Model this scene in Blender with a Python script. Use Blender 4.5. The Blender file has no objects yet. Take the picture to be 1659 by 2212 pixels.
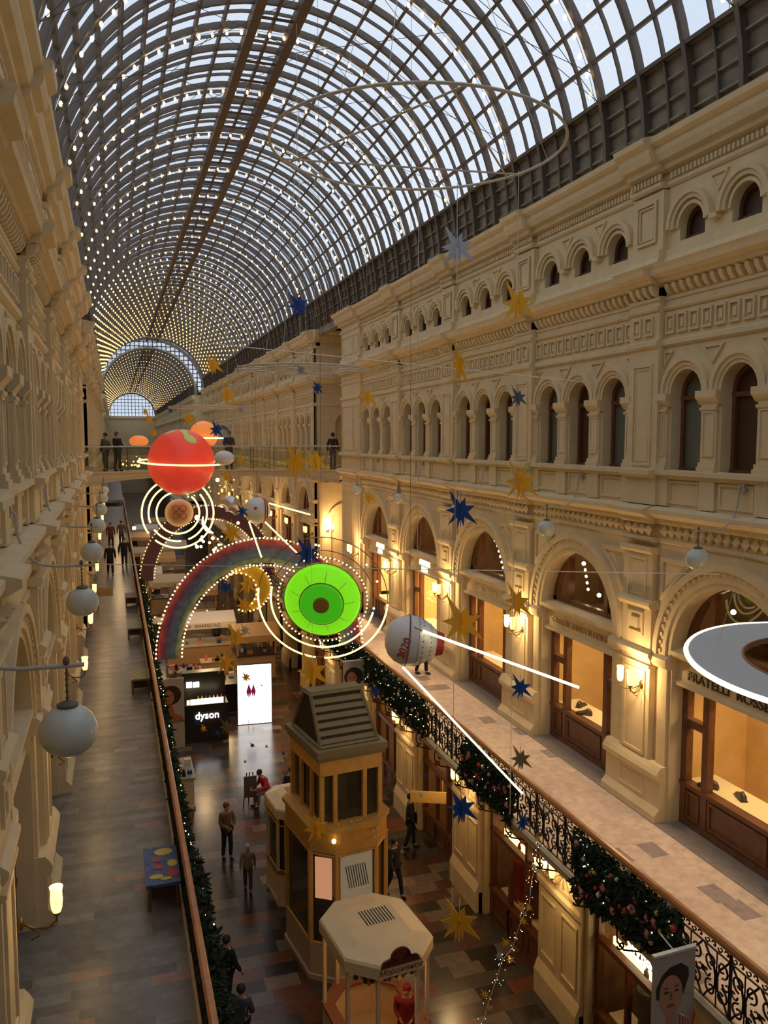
import bpy, bmesh, math, random
from math import sin, cos, pi, radians as rad
from mathutils import Matrix, Vector
random.seed(7)
sc = bpy.context.scene
COL = sc.collection
# ---------------------------------------------------------------- camera, sky, exposure
YAW, PITCH = 18.02, 4.98
cam_d = bpy.data.cameras.new('camera'); cam = bpy.data.objects.new('camera', cam_d); COL.objects.link(cam)
cam_d.sensor_fit = 'VERTICAL'; cam_d.sensor_height = 36; cam_d.lens = 1790/2212*36
cam_d.clip_end = 600; cam_d.clip_start = .05
cam.rotation_euler = (rad(90-PITCH), 0, rad(-YAW)); sc.camera = cam
w = bpy.data.worlds.new('sky'); sc.world = w; w.use_nodes = True
nt = w.node_tree; bg = nt.nodes['Background']
tc = nt.nodes.new('ShaderNodeTexCoord'); nz = nt.nodes.new('ShaderNodeTexNoise'); nz.inputs['Scale'].default_value = 2.2
cr = nt.nodes.new('ShaderNodeValToRGB'); cr.color_ramp.elements[0].color = (.56, .66, .80, 1); cr.color_ramp.elements[1].color = (.78, .84, .92, 1)
cr.color_ramp.elements[0].position = .35; cr.color_ramp.elements[1].position = .65
nt.links.new(tc.outputs['Generated'], nz.inputs['Vector']); nt.links.new(nz.outputs['Fac'], cr.inputs['Fac']); nt.links.new(cr.outputs['Color'], bg.inputs['Color'])
bg.inputs['Strength'].default_value = .92
sc.view_settings.view_transform = 'Standard'; sc.view_settings.look = 'None'
sc.view_settings.exposure = 0.26; sc.view_settings.gamma = 1.0; sc.view_settings.use_curve_mapping = False
SHOP_W, SCONCE_W = 60, 60          # watts of a shop's ceiling light and of a wall lantern
# ---------------------------------------------------------------- key dimensions (eye at the origin, Y runs down the arcade)
XR, XL = 10.0, -1.3                # upper walls
G, F2, F3 = -12.6, -7.4, -1.4      # ground, gallery and bridge levels
XG = 9.05                          # ground-floor wall, right
RX, LX = 7.2, 0.875                # gallery edges
P = 5.03                           # one bay
S0 = 13.5                          # start of bay 0 (a pilaster)
VX, VZ, VR = 4.35, 5.6, 5.65       # vault axis and radius
Y0, Y1, Y2, Y3, Y4, Y5 = -24.0, 36.5, 42.0, 96.8, 107, 207
# ---------------------------------------------------------------- materials
MAT = {}
def mat(name, col, rough=.6, metal=0, emit=0, ecol=None, var=0, scale=8, bump=0, alpha=None, trans=0, sampling=None, spec=.5):
    if name in MAT: return MAT[name]
    m = bpy.data.materials.new(name); m.use_nodes = True; MAT[name] = m
    n = m.node_tree.nodes; l = m.node_tree.links; b = n['Principled BSDF']
    b.inputs['Base Color'].default_value = (*col, 1); b.inputs['Roughness'].default_value = rough; b.inputs['Metallic'].default_value = metal
    b.inputs['Specular IOR Level'].default_value = spec
    if trans: b.inputs['Transmission Weight'].default_value = trans
    if emit:
        b.inputs['Emission Color'].default_value = (*(ecol or col), 1); b.inputs['Emission Strength'].default_value = emit
    if var or bump:
        t = n.new('ShaderNodeTexCoord'); z = n.new('ShaderNodeTexNoise'); z.inputs['Scale'].default_value = scale; z.inputs['Detail'].default_value = 4
        l.new(t.outputs['Object'], z.inputs['Vector'])
        if var:
            r = n.new('ShaderNodeValToRGB')
            r.color_ramp.elements[0].color = (*[c*(1-var) for c in col], 1); r.color_ramp.elements[1].color = (*[min(1, c*(1+var)) for c in col], 1)
            r.color_ramp.elements[0].position = .3; r.color_ramp.elements[1].position = .7
            l.new(z.outputs['Fac'], r.inputs['Fac']); l.new(r.outputs['Color'], b.inputs['Base Color'])
        if bump:
            q = n.new('ShaderNodeBump'); q.inputs['Strength'].default_value = bump; q.inputs['Distance'].default_value = .02
            l.new(z.outputs['Fac'], q.inputs['Height']); l.new(q.outputs['Normal'], b.inputs['Normal'])
    if sampling: m.cycles.emission_sampling = sampling
    return m
def glass(name, tint=(.9, .9, .9), refl=.08, opaque=0.0):
    if name in MAT: return MAT[name]
    m = bpy.data.materials.new(name); m.use_nodes = True; MAT[name] = m
    n = m.node_tree.nodes; l = m.node_tree.links
    n.remove(n['Principled BSDF']); o = n['Material Output']
    t = n.new('ShaderNodeBsdfTransparent'); t.inputs['Color'].default_value = (*tint, 1)
    g = n.new('ShaderNodeBsdfGlossy'); g.inputs['Roughness'].default_value = .03
    mx = n.new('ShaderNodeMixShader'); mx.inputs[0].default_value = refl
    l.new(t.outputs[0], mx.inputs[1]); l.new(g.outputs[0], mx.inputs[2]); l.new(mx.outputs[0], o.inputs['Surface'])
    return m
def tiles(name, cols, tw, th, rough=.35, stagger=True, gap=.0, rot=0):
    """stone slabs: one random colour per slab, running bond"""
    m = bpy.data.materials.new(name); m.use_nodes = True; MAT[name] = m
    n = m.node_tree.nodes; l = m.node_tree.links; b = n['Principled BSDF']; b.inputs['Roughness'].default_value = rough
    t = n.new('ShaderNodeTexCoord'); s = n.new('ShaderNodeSeparateXYZ'); l.new(t.outputs['Object'], s.inputs[0])
    def M(op, a, bb=None):
        q = n.new('ShaderNodeMath'); q.operation = op
        for i, v in enumerate((a, bb)):
            if v is None: continue
            if isinstance(v, (int, float)): q.inputs[i].default_value = v
            else: l.new(v, q.inputs[i])
        return q.outputs[0]
    row = M('FLOOR', M('DIVIDE', s.outputs['Y'], th))
    wn0 = n.new('ShaderNodeTexWhiteNoise'); wn0.noise_dimensions = '1D'; l.new(row, wn0.inputs['W'])
    off = M('MULTIPLY', wn0.outputs['Value'], 1.0 if stagger else 0.0)
    colm = M('FLOOR', M('ADD', M('DIVIDE', s.outputs['X'], tw), off))
    cb = n.new('ShaderNodeCombineXYZ'); l.new(colm, cb.inputs[0]); l.new(row, cb.inputs[1])
    wn = n.new('ShaderNodeTexWhiteNoise'); wn.noise_dimensions = '2D'; l.new(cb.outputs[0], wn.inputs['Vector'])
    r = n.new('ShaderNodeValToRGB'); r.color_ramp.interpolation = 'CONSTANT'
    el = r.color_ramp.elements; tot = sum(c[1] for c in cols); acc = 0
    for i, (c, wt) in enumerate(cols):
        if i < 2: e = el[i]; e.position = acc
        else: e = el.new(acc)
        e.color = (*c, 1); acc += wt/tot
    l.new(wn.outputs['Value'], r.inputs['Fac'])
    z = n.new('ShaderNodeTexNoise'); z.inputs['Scale'].default_value = 6; z.inputs['Detail'].default_value = 5
    l.new(t.outputs['Object'], z.inputs['Vector'])
    mx = n.new('ShaderNodeMix'); mx.data_type = 'RGBA'; mx.blend_type = 'MULTIPLY'; mx.inputs['Factor'].default_value = .55
    l.new(r.outputs['Color'], mx.inputs['A']); 
    zr = n.new('ShaderNodeValToRGB'); zr.color_ramp.elements[0].color = (.6, .6, .6, 1); zr.color_ramp.elements[0].position = .35; zr.color_ramp.elements[1].position = .62
    l.new(z.outputs['Fac'], zr.inputs['Fac']); l.new(zr.outputs['Color'], mx.inputs['B']); l.new(mx.outputs['Result'], b.inputs['Base Color'])
    return m
PLASTER = mat('cream_plaster', (.74, .60, .365), .75, var=.06, scale=3)
PLASTER2 = mat('cream_trim', (.75, .63, .43), .7, var=.05, scale=5)
WOOD = mat('brown_joinery', (.16, .062, .028), .35, var=.2, scale=6)
REDWOOD = mat('red_brown_joinery', (.15, .05, .02), .35, var=.2, scale=6)
RAILWOOD = mat('handrail_wood', (.46, .20, .075), .35, var=.15, scale=5)
IRON = mat('wrought_iron', (.035, .028, .022), .45, .6)
STEEL = mat('roof_steel', (.16, .13, .105), .6, .2)
STEELD = mat('roof_crown_steel', (.14, .085, .05), .6, .2)
BAND = mat('roof_boards', (.28, .24, .185), .8, var=.3, scale=2.5)
ROOFGLASS = glass('roof_glass', (.97, .98, 1.0), .02)
SHOPGLASS = glass('shop_glass', (.97, .95, .92), .07)
UPGLASS = mat('grey_glass', (.14, .15, .13), .12, spec=.8)
UPDOOR = mat('dark_wood_panel', (.07, .03, .015), .4)
DARK = mat('dark_room', (.02, .016, .012), .9)
WHITE = mat('white_paint', (.8, .79, .76), .5)
GOLDP = mat('golden_paint', (.66, .37, .09), .45, var=.08, scale=4)
CREAMK = mat('kiosk_cream', (.90, .70, .43), .5, var=.04, scale=4)
BULB = mat('bulb_glow', (1, .75, .4), .5, emit=4.5, ecol=(1, .66, .28), sampling='NONE')
BULBF = mat('bulb_glow_far', (1, .72, .35), .5, emit=2.6, ecol=(1, .56, .17), sampling='NONE')
LED = mat('led_tube', (1, .9, .65), .5, emit=2.3, ecol=(1, .80, .26))
LEDW = mat('led_tube_white', (1, .95, .8), .5, emit=2.6, ecol=(1, .86, .46))
LANT = mat('lantern_glass', (1, .8, .45), .4, emit=3.4, ecol=(1, .60, .12), sampling='NONE')
MILK = mat('milk_glass', (.62, .66, .62), .25)
BRASS = mat('aged_brass', (.20, .12, .05), .4, .8)
WIRE = mat('hanging_wire', (.75, .70, .60), .5)
CABLE = mat('dark_cable', (.1, .09, .08), .6)
# ---------------------------------------------------------------- mesh builder
class MB:
    def __init__(s, f=None): s.v = []; s.q = []; s.f = f
    def pts(s, L):
        i = len(s.v)
        s.v += [tuple(s.f(*p)) if s.f else tuple(p) for p in L]
        return i
    def poly(s, L): i = s.pts(L); s.q.append(tuple(range(i, i+len(L))))
    def box(s, x0, x1, y0, y1, z0, z1):
        i = s.pts([(x0,y0,z0),(x1,y0,z0),(x1,y1,z0),(x0,y1,z0),(x0,y0,z1),(x1,y0,z1),(x1,y1,z1),(x0,y1,z1)])
        for a in ((0,3,2,1),(4,5,6,7),(0,1,5,4),(1,2,6,5),(2,3,7,6),(3,0,4,7)): s.q.append(tuple(i+k for k in a))
    def loft(s, rings, close=True, cap=True):
        n = len(rings[0]); i = s.pts([p for r in rings for p in r])
        for a in range(len(rings)-1):
            for k in range(n if close else n-1):
                k2 = (k+1) % n; s.q.append((i+a*n+k, i+a*n+k2, i+(a+1)*n+k2, i+(a+1)*n+k))
        if cap and close:
            s.q.append(tuple(i+k for k in range(n-1, -1, -1))); s.q.append(tuple(i+(len(rings)-1)*n+k for k in range(n)))
    def tube(s, path, r, n=6, cap=True, closed=False):
        P_ = [Vector(p) for p in path]; rings = []
        m = len(P_); up = None
        for a in range(m):
            if closed: t = P_[(a+1) % m]-P_[a-1]
            else: t = P_[min(a+1, m-1)]-P_[max(a-1, 0)]
            if t.length < 1e-9: t = Vector((0, 0, 1))
            t.normalize()
            if up is None: up = Vector((0, 0, 1)) if abs(t.z) < .9 else Vector((1, 0, 0))
            u = t.cross(up)
            if u.length < 1e-4: u = t.cross(Vector((1, .3, 0)))
            u.normalize(); v = u.cross(t); up = v
            rr = r[a] if isinstance(r, (list, tuple)) else r
            rings.append([tuple(P_[a]+u*rr*cos(2*pi*k/n)+v*rr*sin(2*pi*k/n)) for k in range(n)])
        if closed: rings.append(rings[0]); cap = False
        s.loft(rings, cap=cap)
    def lathe(s, prof, c=(0, 0, 0), n=16):
        rings = [[(c[0]+r*cos(2*pi*k/n), c[1]+r*sin(2*pi*k/n), c[2]+z) for k in range(n)] for r, z in prof]
        s.loft(rings)
    def ball(s, c, r, n=12, m=8, sq=(1, 1, 1)):
        rings = []
        for a in range(m+1):
            t = -pi/2+pi*a/m; rr = max(cos(t), .001)
            rings.append([(c[0]+r*sq[0]*rr*cos(2*pi*k/n), c[1]+r*sq[1]*rr*sin(2*pi*k/n), c[2]+r*sq[2]*sin(t)) for k in range(n)])
        s.loft(rings)
    def prism(s, pts, a0, a1, axis='y'):
        """pts 2-D outline extruded along an axis: y -> (x,z); x -> (y,z); z -> (x,y)"""
        f = {'y': lambda p, a: (p[0], a, p[1]), 'x': lambda p, a: (a, p[0], p[1]), 'z': lambda p, a: (p[0], p[1], a)}[axis]
        s.loft([[f(p, a0) for p in pts], [f(p, a1) for p in pts]])
    def build(s, name, m, parent=None, smooth=False, loc=None, recalc=True):
        me = bpy.data.meshes.new(name); me.from_pydata(s.v, [], s.q)
        if recalc:
            b = bmesh.new(); b.from_mesh(me); bmesh.ops.recalc_face_normals(b, faces=b.faces); b.to_mesh(me); b.free()
        me.materials.append(m)
        if smooth: me.polygons.foreach_set('use_smooth', [True]*len(me.polygons))
        o = bpy.data.objects.new(name, me); COL.objects.link(o)
        if parent: o.parent = parent
        if loc: o.location = loc
        return o
def tag(o, label, cat, group=None, kind=None):
    o['label'] = label; o['category'] = cat
    if group: o['group'] = group
    if kind: o['kind'] = kind
    return o
def struct(o): o['kind'] = 'structure'; return o
def thing(name, label, cat, loc=(0, 0, 0), rz=0, group=None):
    o = bpy.data.objects.new(name, None); COL.objects.link(o); o.location = loc; o.rotation_euler = (0, 0, rz)
    o.empty_display_size = .1
    return tag(o, label, cat, group)
def dup(o, loc=None, label=None, rz=None, parent=None):
    c = o.copy(); COL.objects.link(c)
    if parent: c.parent = parent
    if loc is not None: c.location = loc
    if rz is not None: c.rotation_euler = (0, 0, rz)
    if label: c['label'] = label
    for ch in o.children: dup(ch, parent=c)
    return c
def arr(o, n, off, axis=1):
    m = o.modifiers.new('repeat', 'ARRAY'); m.count = n; m.use_relative_offset = False; m.use_constant_offset = True
    d = [0, 0, 0]; d[axis] = off; m.constant_offset_displace = d
    return o
def text(name, body, size, m, mtx, parent=None, ext=.01, align='CENTER', sx=1, shear=0):
    cu = bpy.data.curves.new(name, 'FONT'); cu.body = body; cu.size = size; cu.extrude = ext; cu.align_x = align; cu.align_y = 'CENTER'; cu.shear = shear
    o = bpy.data.objects.new(name, cu); COL.objects.link(o)
    dg = bpy.context.evaluated_depsgraph_get(); me = bpy.data.meshes.new_from_object(o.evaluated_get(dg))
    bpy.data.objects.remove(o); me.materials.clear(); me.materials.append(m)
    q = bpy.data.objects.new(name, me); COL.objects.link(q); q.matrix_world = mtx @ Matrix.Diagonal((sx, 1, 1, 1))
    if parent:
        q.parent = parent; q.matrix_parent_inverse = parent_world(parent).inverted()
    return q
def parent_world(p):
    return Matrix.LocRotScale(p.location, p.rotation_euler, p.scale)
def face_mtx(p, nrm):
    z = Vector(nrm).normalized(); y = Vector((0, 0, 1)); x = y.cross(z); x.normalize(); y = z.cross(x)
    return Matrix(((x.x, y.x, z.x, p[0]), (x.y, y.y, z.y, p[1]), (x.z, y.z, z.z, p[2]), (0, 0, 0, 1)))
ORD = ['nearest', 'second', 'third', 'fourth', 'fifth', 'sixth', 'seventh', 'eighth', 'ninth', 'tenth', 'eleventh', 'twelfth', 'thirteenth', 'fourteenth', 'fifteenth', 'sixteenth', 'seventeenth', 'eighteenth', 'nineteenth', 'twentieth', 'twenty-first', 'twenty-second', 'twenty-third', 'twenty-fourth', 'twenty-fifth']
# ---------------------------------------------------------------- facade bay, in (s along the arcade, d out of the wall, z)
FR = lambda s, d, z: (XR-d, s, z)
FL = lambda s, d, z: (XL+d, s, z)
def arch_outline(c, h, zb, zs, n=12):
    o = [(c-h, zb)]
    o += [(c-h*cos(pi*k/n), zs+h*sin(pi*k/n)) for k in range(n+1)]
    return o+[(c+h, zb)]
def wall_open(m, s0, s1, z0, z1, outs, depth):
    """flat wall s0..s1, z0..z1 at d=0 with openings (outline lists, monotone in s)"""
    cur = s0
    for o in outs:
        a, b = o[0][0], o[-1][0]; zb = o[0][1]
        m.poly([(cur, 0, z0), (a, 0, z0), (a, 0, z1), (cur, 0, z1)])
        if zb > z0+1e-4: m.poly([(a, 0, z0), (b, 0, z0), (b, 0, zb), (a, 0, zb)]); m.poly([(a, 0, zb), (b, 0, zb), (b, -depth, zb), (a, -depth, zb)])
        for k in range(len(o)-1):
            (p, q), (r, t) = o[k], o[k+1]
            if r-p > 1e-5: m.poly([(p, 0, q), (r, 0, t), (r, 0, z1), (p, 0, z1)])
            m.poly([(p, 0, q), (r, 0, t), (r, -depth, t), (p, -depth, q)])
        cur = b
    m.poly([(cur, 0, z0), (s1, 0, z0), (s1, 0, z1), (cur, 0, z1)])
def run(m, prof, s0, s1, dd=0):
    """moulding: profile [(d,z)] extruded along s, back closed at d=0"""
    e = random.uniform(.002, .007); s0 -= e; s1 += e
    pts = [(0, prof[0][1])]+[(d+dd, z) for d, z in prof]+[(0, prof[-1][1])]
    m.loft([[(s0, d, z) for d, z in pts], [(s1, d, z) for d, z in pts]])
def archivolt(m, c, zs, r0, r1, d0, d1, n=14, drop=0):
    A = [(cos(pi*k/n), sin(pi*k/n)) for k in range(n+1)]
    rings = []
    pr = [(1, -drop)] if drop else []
    rings = []
    seq = ([(1, None)] if drop else [])+[(a, b) for a, b in A]+([(-1, None)] if drop else [])
    for a, b in seq:
        z = lambda r: zs-drop if b is None else zs+r*b
        rings.append([(c+r0*a, d0, z(r0)), (c+r0*a, d1, z(r0)), (c+r1*a, d1, z(r1)), (c+r1*a, d0, z(r1))])
    m.loft(rings)
def bx(m, s0, s1, d0, d1, z0, z1): m.box(s0, s1, d0, d1, z0, z1)
def frame(m, s0, s1, z0, z1, d0, d1, w):
    bx(m, s0, s1, d0, d1, z0, z0+w); bx(m, s0, s1, d0, d1, z1-w, z1); bx(m, s0, s0+w, d0, d1, z0+w, z1-w); bx(m, s1-w, s1, d0, d1, z0+w, z1-w)
WC = [.95+.68+1.36*k for k in range(3)]     # window centres in a bay
OC = 2.99                                   # shop opening centre
def pilaster_bay(m, open2=True):
    run_cornices(m, 0, .95, .14)
    run_cornices(m, .95, P, 0)
    # pilaster shafts
    bx(m, 0, .95, 0, .14, F2, -2.15); bx(m, 0, .95, 0, .14, -1.25, 1.78); bx(m, 0, .95, 0, .14, 1.85, 2.6); bx(m, 0, .95, 0, .12, 3.5, 4.65)
    for z0, z1 in ((-.5, 1.45), (3.72, 4.5), (-3.15, -2.3)):
        frame(m, .17, .78, z0, z1, .14, .17, .05); frame(m, .25, .70, z0+.08, z1-.08, .14, .155, .03)
    frame(m, .12, .83, -6.25, -4.55, .14, .17, .06)
    frame(m, .22, .73, -3.85, -3.4, .14, .18, .05); bx(m, .36, .59, .14, .2, -3.73, -3.52)
    run(m, [(.19, -3.3), (.24, -3.22), (.24, -3.16), (.16, -3.12)], -.05, 1.0)
    run(m, [(.17, -4.3), (.23, -4.22), (.23, -4.16), (.16, -4.1)], -.05, 1.0)
    run(m, [(.16, -4.48), (.2, -4.44), (.2, -4.4)], -.03, .98)
    run(m, [(.17, -2.22), (.22, -2.16), (.22, -2.08)], -.04, .99)
    # pedestals of the shop piers, floor to waist
    for a, b, e in ((-.44, 1.4, 0),):
        bx(m, a, b, 0, .16, F2, -6.55); run(m, [(.16, -6.62), (.24, -6.56), (.25, -6.46), (.21, -6.38), (.15, -6.30)], a, b)
        run(m, [(.27, F2-.01), (.27, F2+.14), (.2, F2+.22), (.16, F2+.27)], a, b)
        frame(m, .05, .9, F2+.34, -6.7, .16, .18, .05)
    # level-2 wall with the big arch
    wall_open(m, 0, P, F2, -1.6, [arch_outline(OC, 1.55, F2, -4.12, 20)], .42)
    archivolt(m, OC, -4.12, 1.55, 1.66, 0, .05, 20, 0); archivolt(m, OC, -4.12, 1.66, 1.86, 0, .09, 20, 0); archivolt(m, OC, -4.12, 1.86, 1.98, 0, .15, 20, 0)
    for k in range(34):                       # beading round the arch
        t = pi*(k+.5)/34; r = 1.81; m.box(OC+r*cos(t)-.035, OC+r*cos(t)+.035, .09, .115, -4.12+r*sin(t)-.035, -4.12+r*sin(t)+.035)
    for a, b in ((OC-1.98, OC-1.55), (OC+1.55, OC+1.98)):
        run(m, [(.1, -4.38), (.16, -4.3), (.16, -4.18), (.1, -4.12)], a, b)
        bx(m, a+.08, b-.02 if a < OC else b-.08, 0, .05, -6.3, -4.38)
    for sg in (-1, 1):                        # sunk triangles beside the arch
        tri(m, [(OC+sg*1.95, -2.25), (OC+sg*1.0, -2.25), (OC+sg*1.95, -3.1)], 0, .04)
    # sign band across the opening
    bx(m, OC-1.55, OC+1.55, -.3, -.12, -4.6, -4.02)
    m.loft([[(s_, d, z) for d, z in ((-.12, -4.12), (.02, -4.1), (.06, -4.04), (.06, -3.98), (-.3, -3.93), (-.3, -4.12))] for s_ in (OC-1.55, OC+1.55)])
    m.loft([[(s_, d, z) for d, z in ((-.12, -4.64), (-.06, -4.64), (-.06, -4.58), (-.12, -4.54))] for s_ in (OC-1.55, OC+1.55)])
    # dentil row under the level-3 ledge
    for k in range(23):
        c = .1+k*.2145
        i = m.pts([(c-.08, .17 if c < .95 else .03, -1.73), (c, .3 if c < .95 else .16, -1.73), (c+.08, .17 if c < .95 else .03, -1.73), (c, .17 if c < .95 else .03, -1.86), (c, .17 if c < .95 else .03, -1.62)])
        for q in ((0, 1, 3), (1, 2, 3), (0, 4, 1), (1, 4, 2)): m.q.append(tuple(i+x for x in q))
    # parapet panels under the level-3 windows
    bx(m, .96, P, -.3, 0, -1.3, -.7)
    for c in WC:
        frame(m, c-.42, c+.42, -1.2, -.76, 0, .03, .05)
    for c in [.95+1.36*k for k in (1, 2)]+[1.02, P-.07]:
        w_ = .2 if c in (1.02, P-.07) else .2
        bx(m, max(.95, c-w_), min(P, c+w_), 0, .07, -1.25, -.7)
    # level-3 wall with three arches
    wall_open(m, .95, P, -.6, 1.78, [arch_outline(c, .43, -.6, .86, 12) for c in WC], .34)
    for c in WC:
        archivolt(m, c, .86, .43, .5, 0, .04, 12); archivolt(m, c, .86, .5, .58, 0, .07, 12); archivolt(m, c, .86, .58, .665, 0, .11, 12)
    for c in [.95+1.36*k for k in (1, 2)]+[1.05, P-.1]:
        h = .23 if .95+.2 < c < P-.2 else .13
        a, b = c-h, c+h
        bx(m, a+.03, b-.03, 0, .06, -.45, .62); frame(m, a+.08, b-.08, -.3, .5, .06, .08, .03)
        bx(m, a, b, 0, .12, -.6, -.48); bx(m, a+.01, b-.01, 0, .09, -.48, -.4)
        run(m, [(.07, .5), (.1, .53), (.1, .57)], a+.02, b-.02)
        run(m, [(.06, .62), (.12, .7), (.16, .74), (.16, .86)], a-.03, b+.03)
    for c in [.95+1.36*k for k in (1, 2)]: tri(m, [(c-.28, 1.66), (c+.28, 1.66), (c, 1.33)], 0, .035)
    for c, g in ((.97, 1), (P-.02, -1)): tri(m, [(c, 1.66), (c+g*.26, 1.66), (c, 1.36)], 0, .035)
    # frieze of square panels
    bx(m, .96, P, -.3, 0, 1.78, 3.5)
    for k in range(12):
        c = .95+.17+.34*k
        if c+.13 < P+.02: frame(m, c-.13, c+.13, 1.98, 2.34, 0, .05, .04); bx(m, c-.045, c+.045, 0, .035, 2.08, 2.24)
    for c in (.29, .66): frame(m, c-.13, c+.13, 1.98, 2.34, .14, .19, .04); bx(m, c-.045, c+.045, .14, .175, 2.08, 2.24)
    for k in range(24):
        c = .08+k*.207; d0 = .15 if c < .98 else .0
        if .88 < c < 1.02: continue
        m.loft([[(c+u, d0+dd, z) for dd, z in ((0, 2.68), (.09, 2.72), (.15, 2.8), (.17, 2.88), (0, 2.88))] for u in (-.05, .05)])
    # small top windows
    wall_open(m, .95, P, 3.5, 4.75, [arch_outline(c, .34, 3.64, 3.88, 12) for c in WC], .26)
    for c in WC:
        archivolt(m, c, 3.88, .34, .40, 0, .05, 12); archivolt(m, c, 3.88, .44, .52, 0, .09, 12); archivolt(m, c, 3.88, .52, .60, 0, .13, 12)
    for c in [.95+1.36*k for k in (1, 2)]:
        tri(m, [(c-.25, 4.58), (c+.25, 4.58), (c, 4.25)], 0, .035)
        bx(m, c-.09, c+.09, 0, .14, 3.8, 3.88)
    for k in range(46):                      # fine beads of the top frieze
        c = .06+k*.1075; d0 = .15 if c < .98 else .02
        bx(m, c-.03, c+.03, d0, d0+.05, 4.82, 4.93)
    bx(m, 0, P, -.2, .004, 4.75, 5.7)
def tri(m, p, d0, d1):
    a = [(x[0], d0, x[1]) for x in p]; c = [sum(x[0] for x in p)/3, sum(x[1] for x in p)/3]
    q = [(c[0]+(x[0]-c[0])*.7, c[1]+(x[1]-c[1])*.7) for x in p]
    o = [(x[0], d1, x[1]) for x in p]; i_ = [(x[0], d1, x[1]) for x in q]; j = [(x[0], d0, x[1]) for x in q]
    m.loft([a, o, i_, j], cap=False)
def run_cornices(m, s0, s1, e):
    R = lambda *p: run(m, list(p), s0, s1, e)
    R((.02, -1.98), (.05, -1.95), (.05, -1.9), (.02, -1.88))
    R((.03, -1.62), (.12, -1.58), (.12, -1.5), (.2, -1.46), (.3, -1.40), (.3, -1.32), (.1, -1.27))     # between floors 2 and 3
    R((.06, -.74), (.1, -.7), (.16, -.66), (.16, -.58), (.0, -.56))                                     # sill
    R((.02, 1.74), (.07, 1.78), (.07, 1.86), (.0, 1.9))
    R((.03, 2.42), (.06, 2.46), (.06, 2.5), (.0, 2.52))
    R((.0, 2.6), (.03, 2.62), (.03, 2.68), (.0, 2.7))
    R((.05, 2.88), (.2, 2.93), (.24, 3.0), (.38, 3.05), (.40, 3.14), (.44, 3.2), (.1, 3.32), (.06, 3.42), (.06, 3.54), (0, 3.56))
    R((.03, 4.68), (.06, 4.72), (.06, 4.78), (.02, 4.8))
    R((.03, 4.96), (.14, 5.0), (.16, 5.08), (.28, 5.12), (.34, 5.24), (.34, 5.34), (.46, 5.42), (.48, 5.52), (.1, 5.62))
# ================================================================ STRUCTURE
PIERX = 34.6
def wall(f, name, x):
    m = MB(f); pilaster_bay(m)
    a = struct(m.build(name, PLASTER)); a.location = (0, S0-7*P, 0); arr(a, 11, P)         # bays -7..3
    b = a.copy(); COL.objects.link(b); b.location = (0, Y2, 0); b.modifiers[0].count = 11
    c = a.copy(); COL.objects.link(c); c.location = (0, Y4, 0); c.modifiers[0].count = 20
    e = S0+4*P
    m = MB(f)                                                                            # closing pier and the recess of the crossing
    bx(m, e, Y1, -3, .14, F2, 5.6); run_cornices(m, e, Y1+.05, .14)
    for z0, z1 in ((-6.2, -2.4), (-.45, 1.5), (3.7, 4.5)): frame(m, e+.2, e+.85, z0, z1, .14, .17, .05); frame(m, e+1.05, Y1-.15, z0, z1, .14, .17, .05)
    bx(m, e, Y1, -3, .34, F2, -6.5)
    wall_open_cross(m)
    struct(m.build(name, PLASTER))
    m = MB(f)
    bx(m, Y3, Y4, -3.5, -3, F2, 5.6); bx(m, Y3-.3, Y3+.2, -3, .14, F2, 5.6); bx(m, Y4-.2, Y4+.3, -3, .14, F2, 5.6); bx(m, Y3, Y4, -3, -2.6, -1.7, -1.3)
    struct(m.build(name, PLASTER))
def wall_open_cross(m):
    # recessed wall between the two end faces
    wall3 = [(-3.0)]
    def sh(s, d, z): return (s, d-3, z)
    n = MB(lambda s, d, z: m.f(s, d-3, z)); 
    wall_open(n, Y1, Y2, F2, -1.6, [arch_outline((Y1+Y2)/2, 1.1, F2, -4.4, 12)], .5)
    wall_open(n, Y1, Y2, -1.6, 5.6, [arch_outline(Y1+1.5+k*2.4, .5, -.6, .86, 10) for k in range(2)], .5)
    run_cornices(n, Y1, Y2, 0); n.box(Y1, Y2, -.7, -.45, -2.0, 5.0)
    i = len(m.v); m.v += n.v; m.q += [tuple(a+i for a in q) for q in n.q]
    # end face towards the camera (normal -Y) at Y2, with an arched niche
    g = MB(lambda s, d, z: m.f(Y2-d, -3+s, z))
    wall_open(g, 0, 3.14, F2, -1.6, [arch_outline(1.5, .75, -6.6, -4.3, 10)], .35); wall_open(g, 0, 3.14, -1.6, 5.6, [arch_outline(1.5, .5, -.6, .86, 10)], .35)
    archivolt(g, 1.5, -4.3, .75, 1.0, 0, .08, 12); archivolt(g, 1.5, .86, .5, .66, 0, .08, 12)
    g.box(0, 3.1, -.6, -.34, F2, 5.0); run_cornices(g, 0, 3.14, 0); bx(g, 0.3, .7, 0, .1, F2, -2.2); bx(g, 2.4, 2.9, 0, .12, F2, -2.2)
    i = len(m.v); m.v += g.v; m.q += [tuple(a+i for a in q) for q in g.q]
wall(FR, 'wall_right', XR); wall(FL, 'wall_left', XL)
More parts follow.
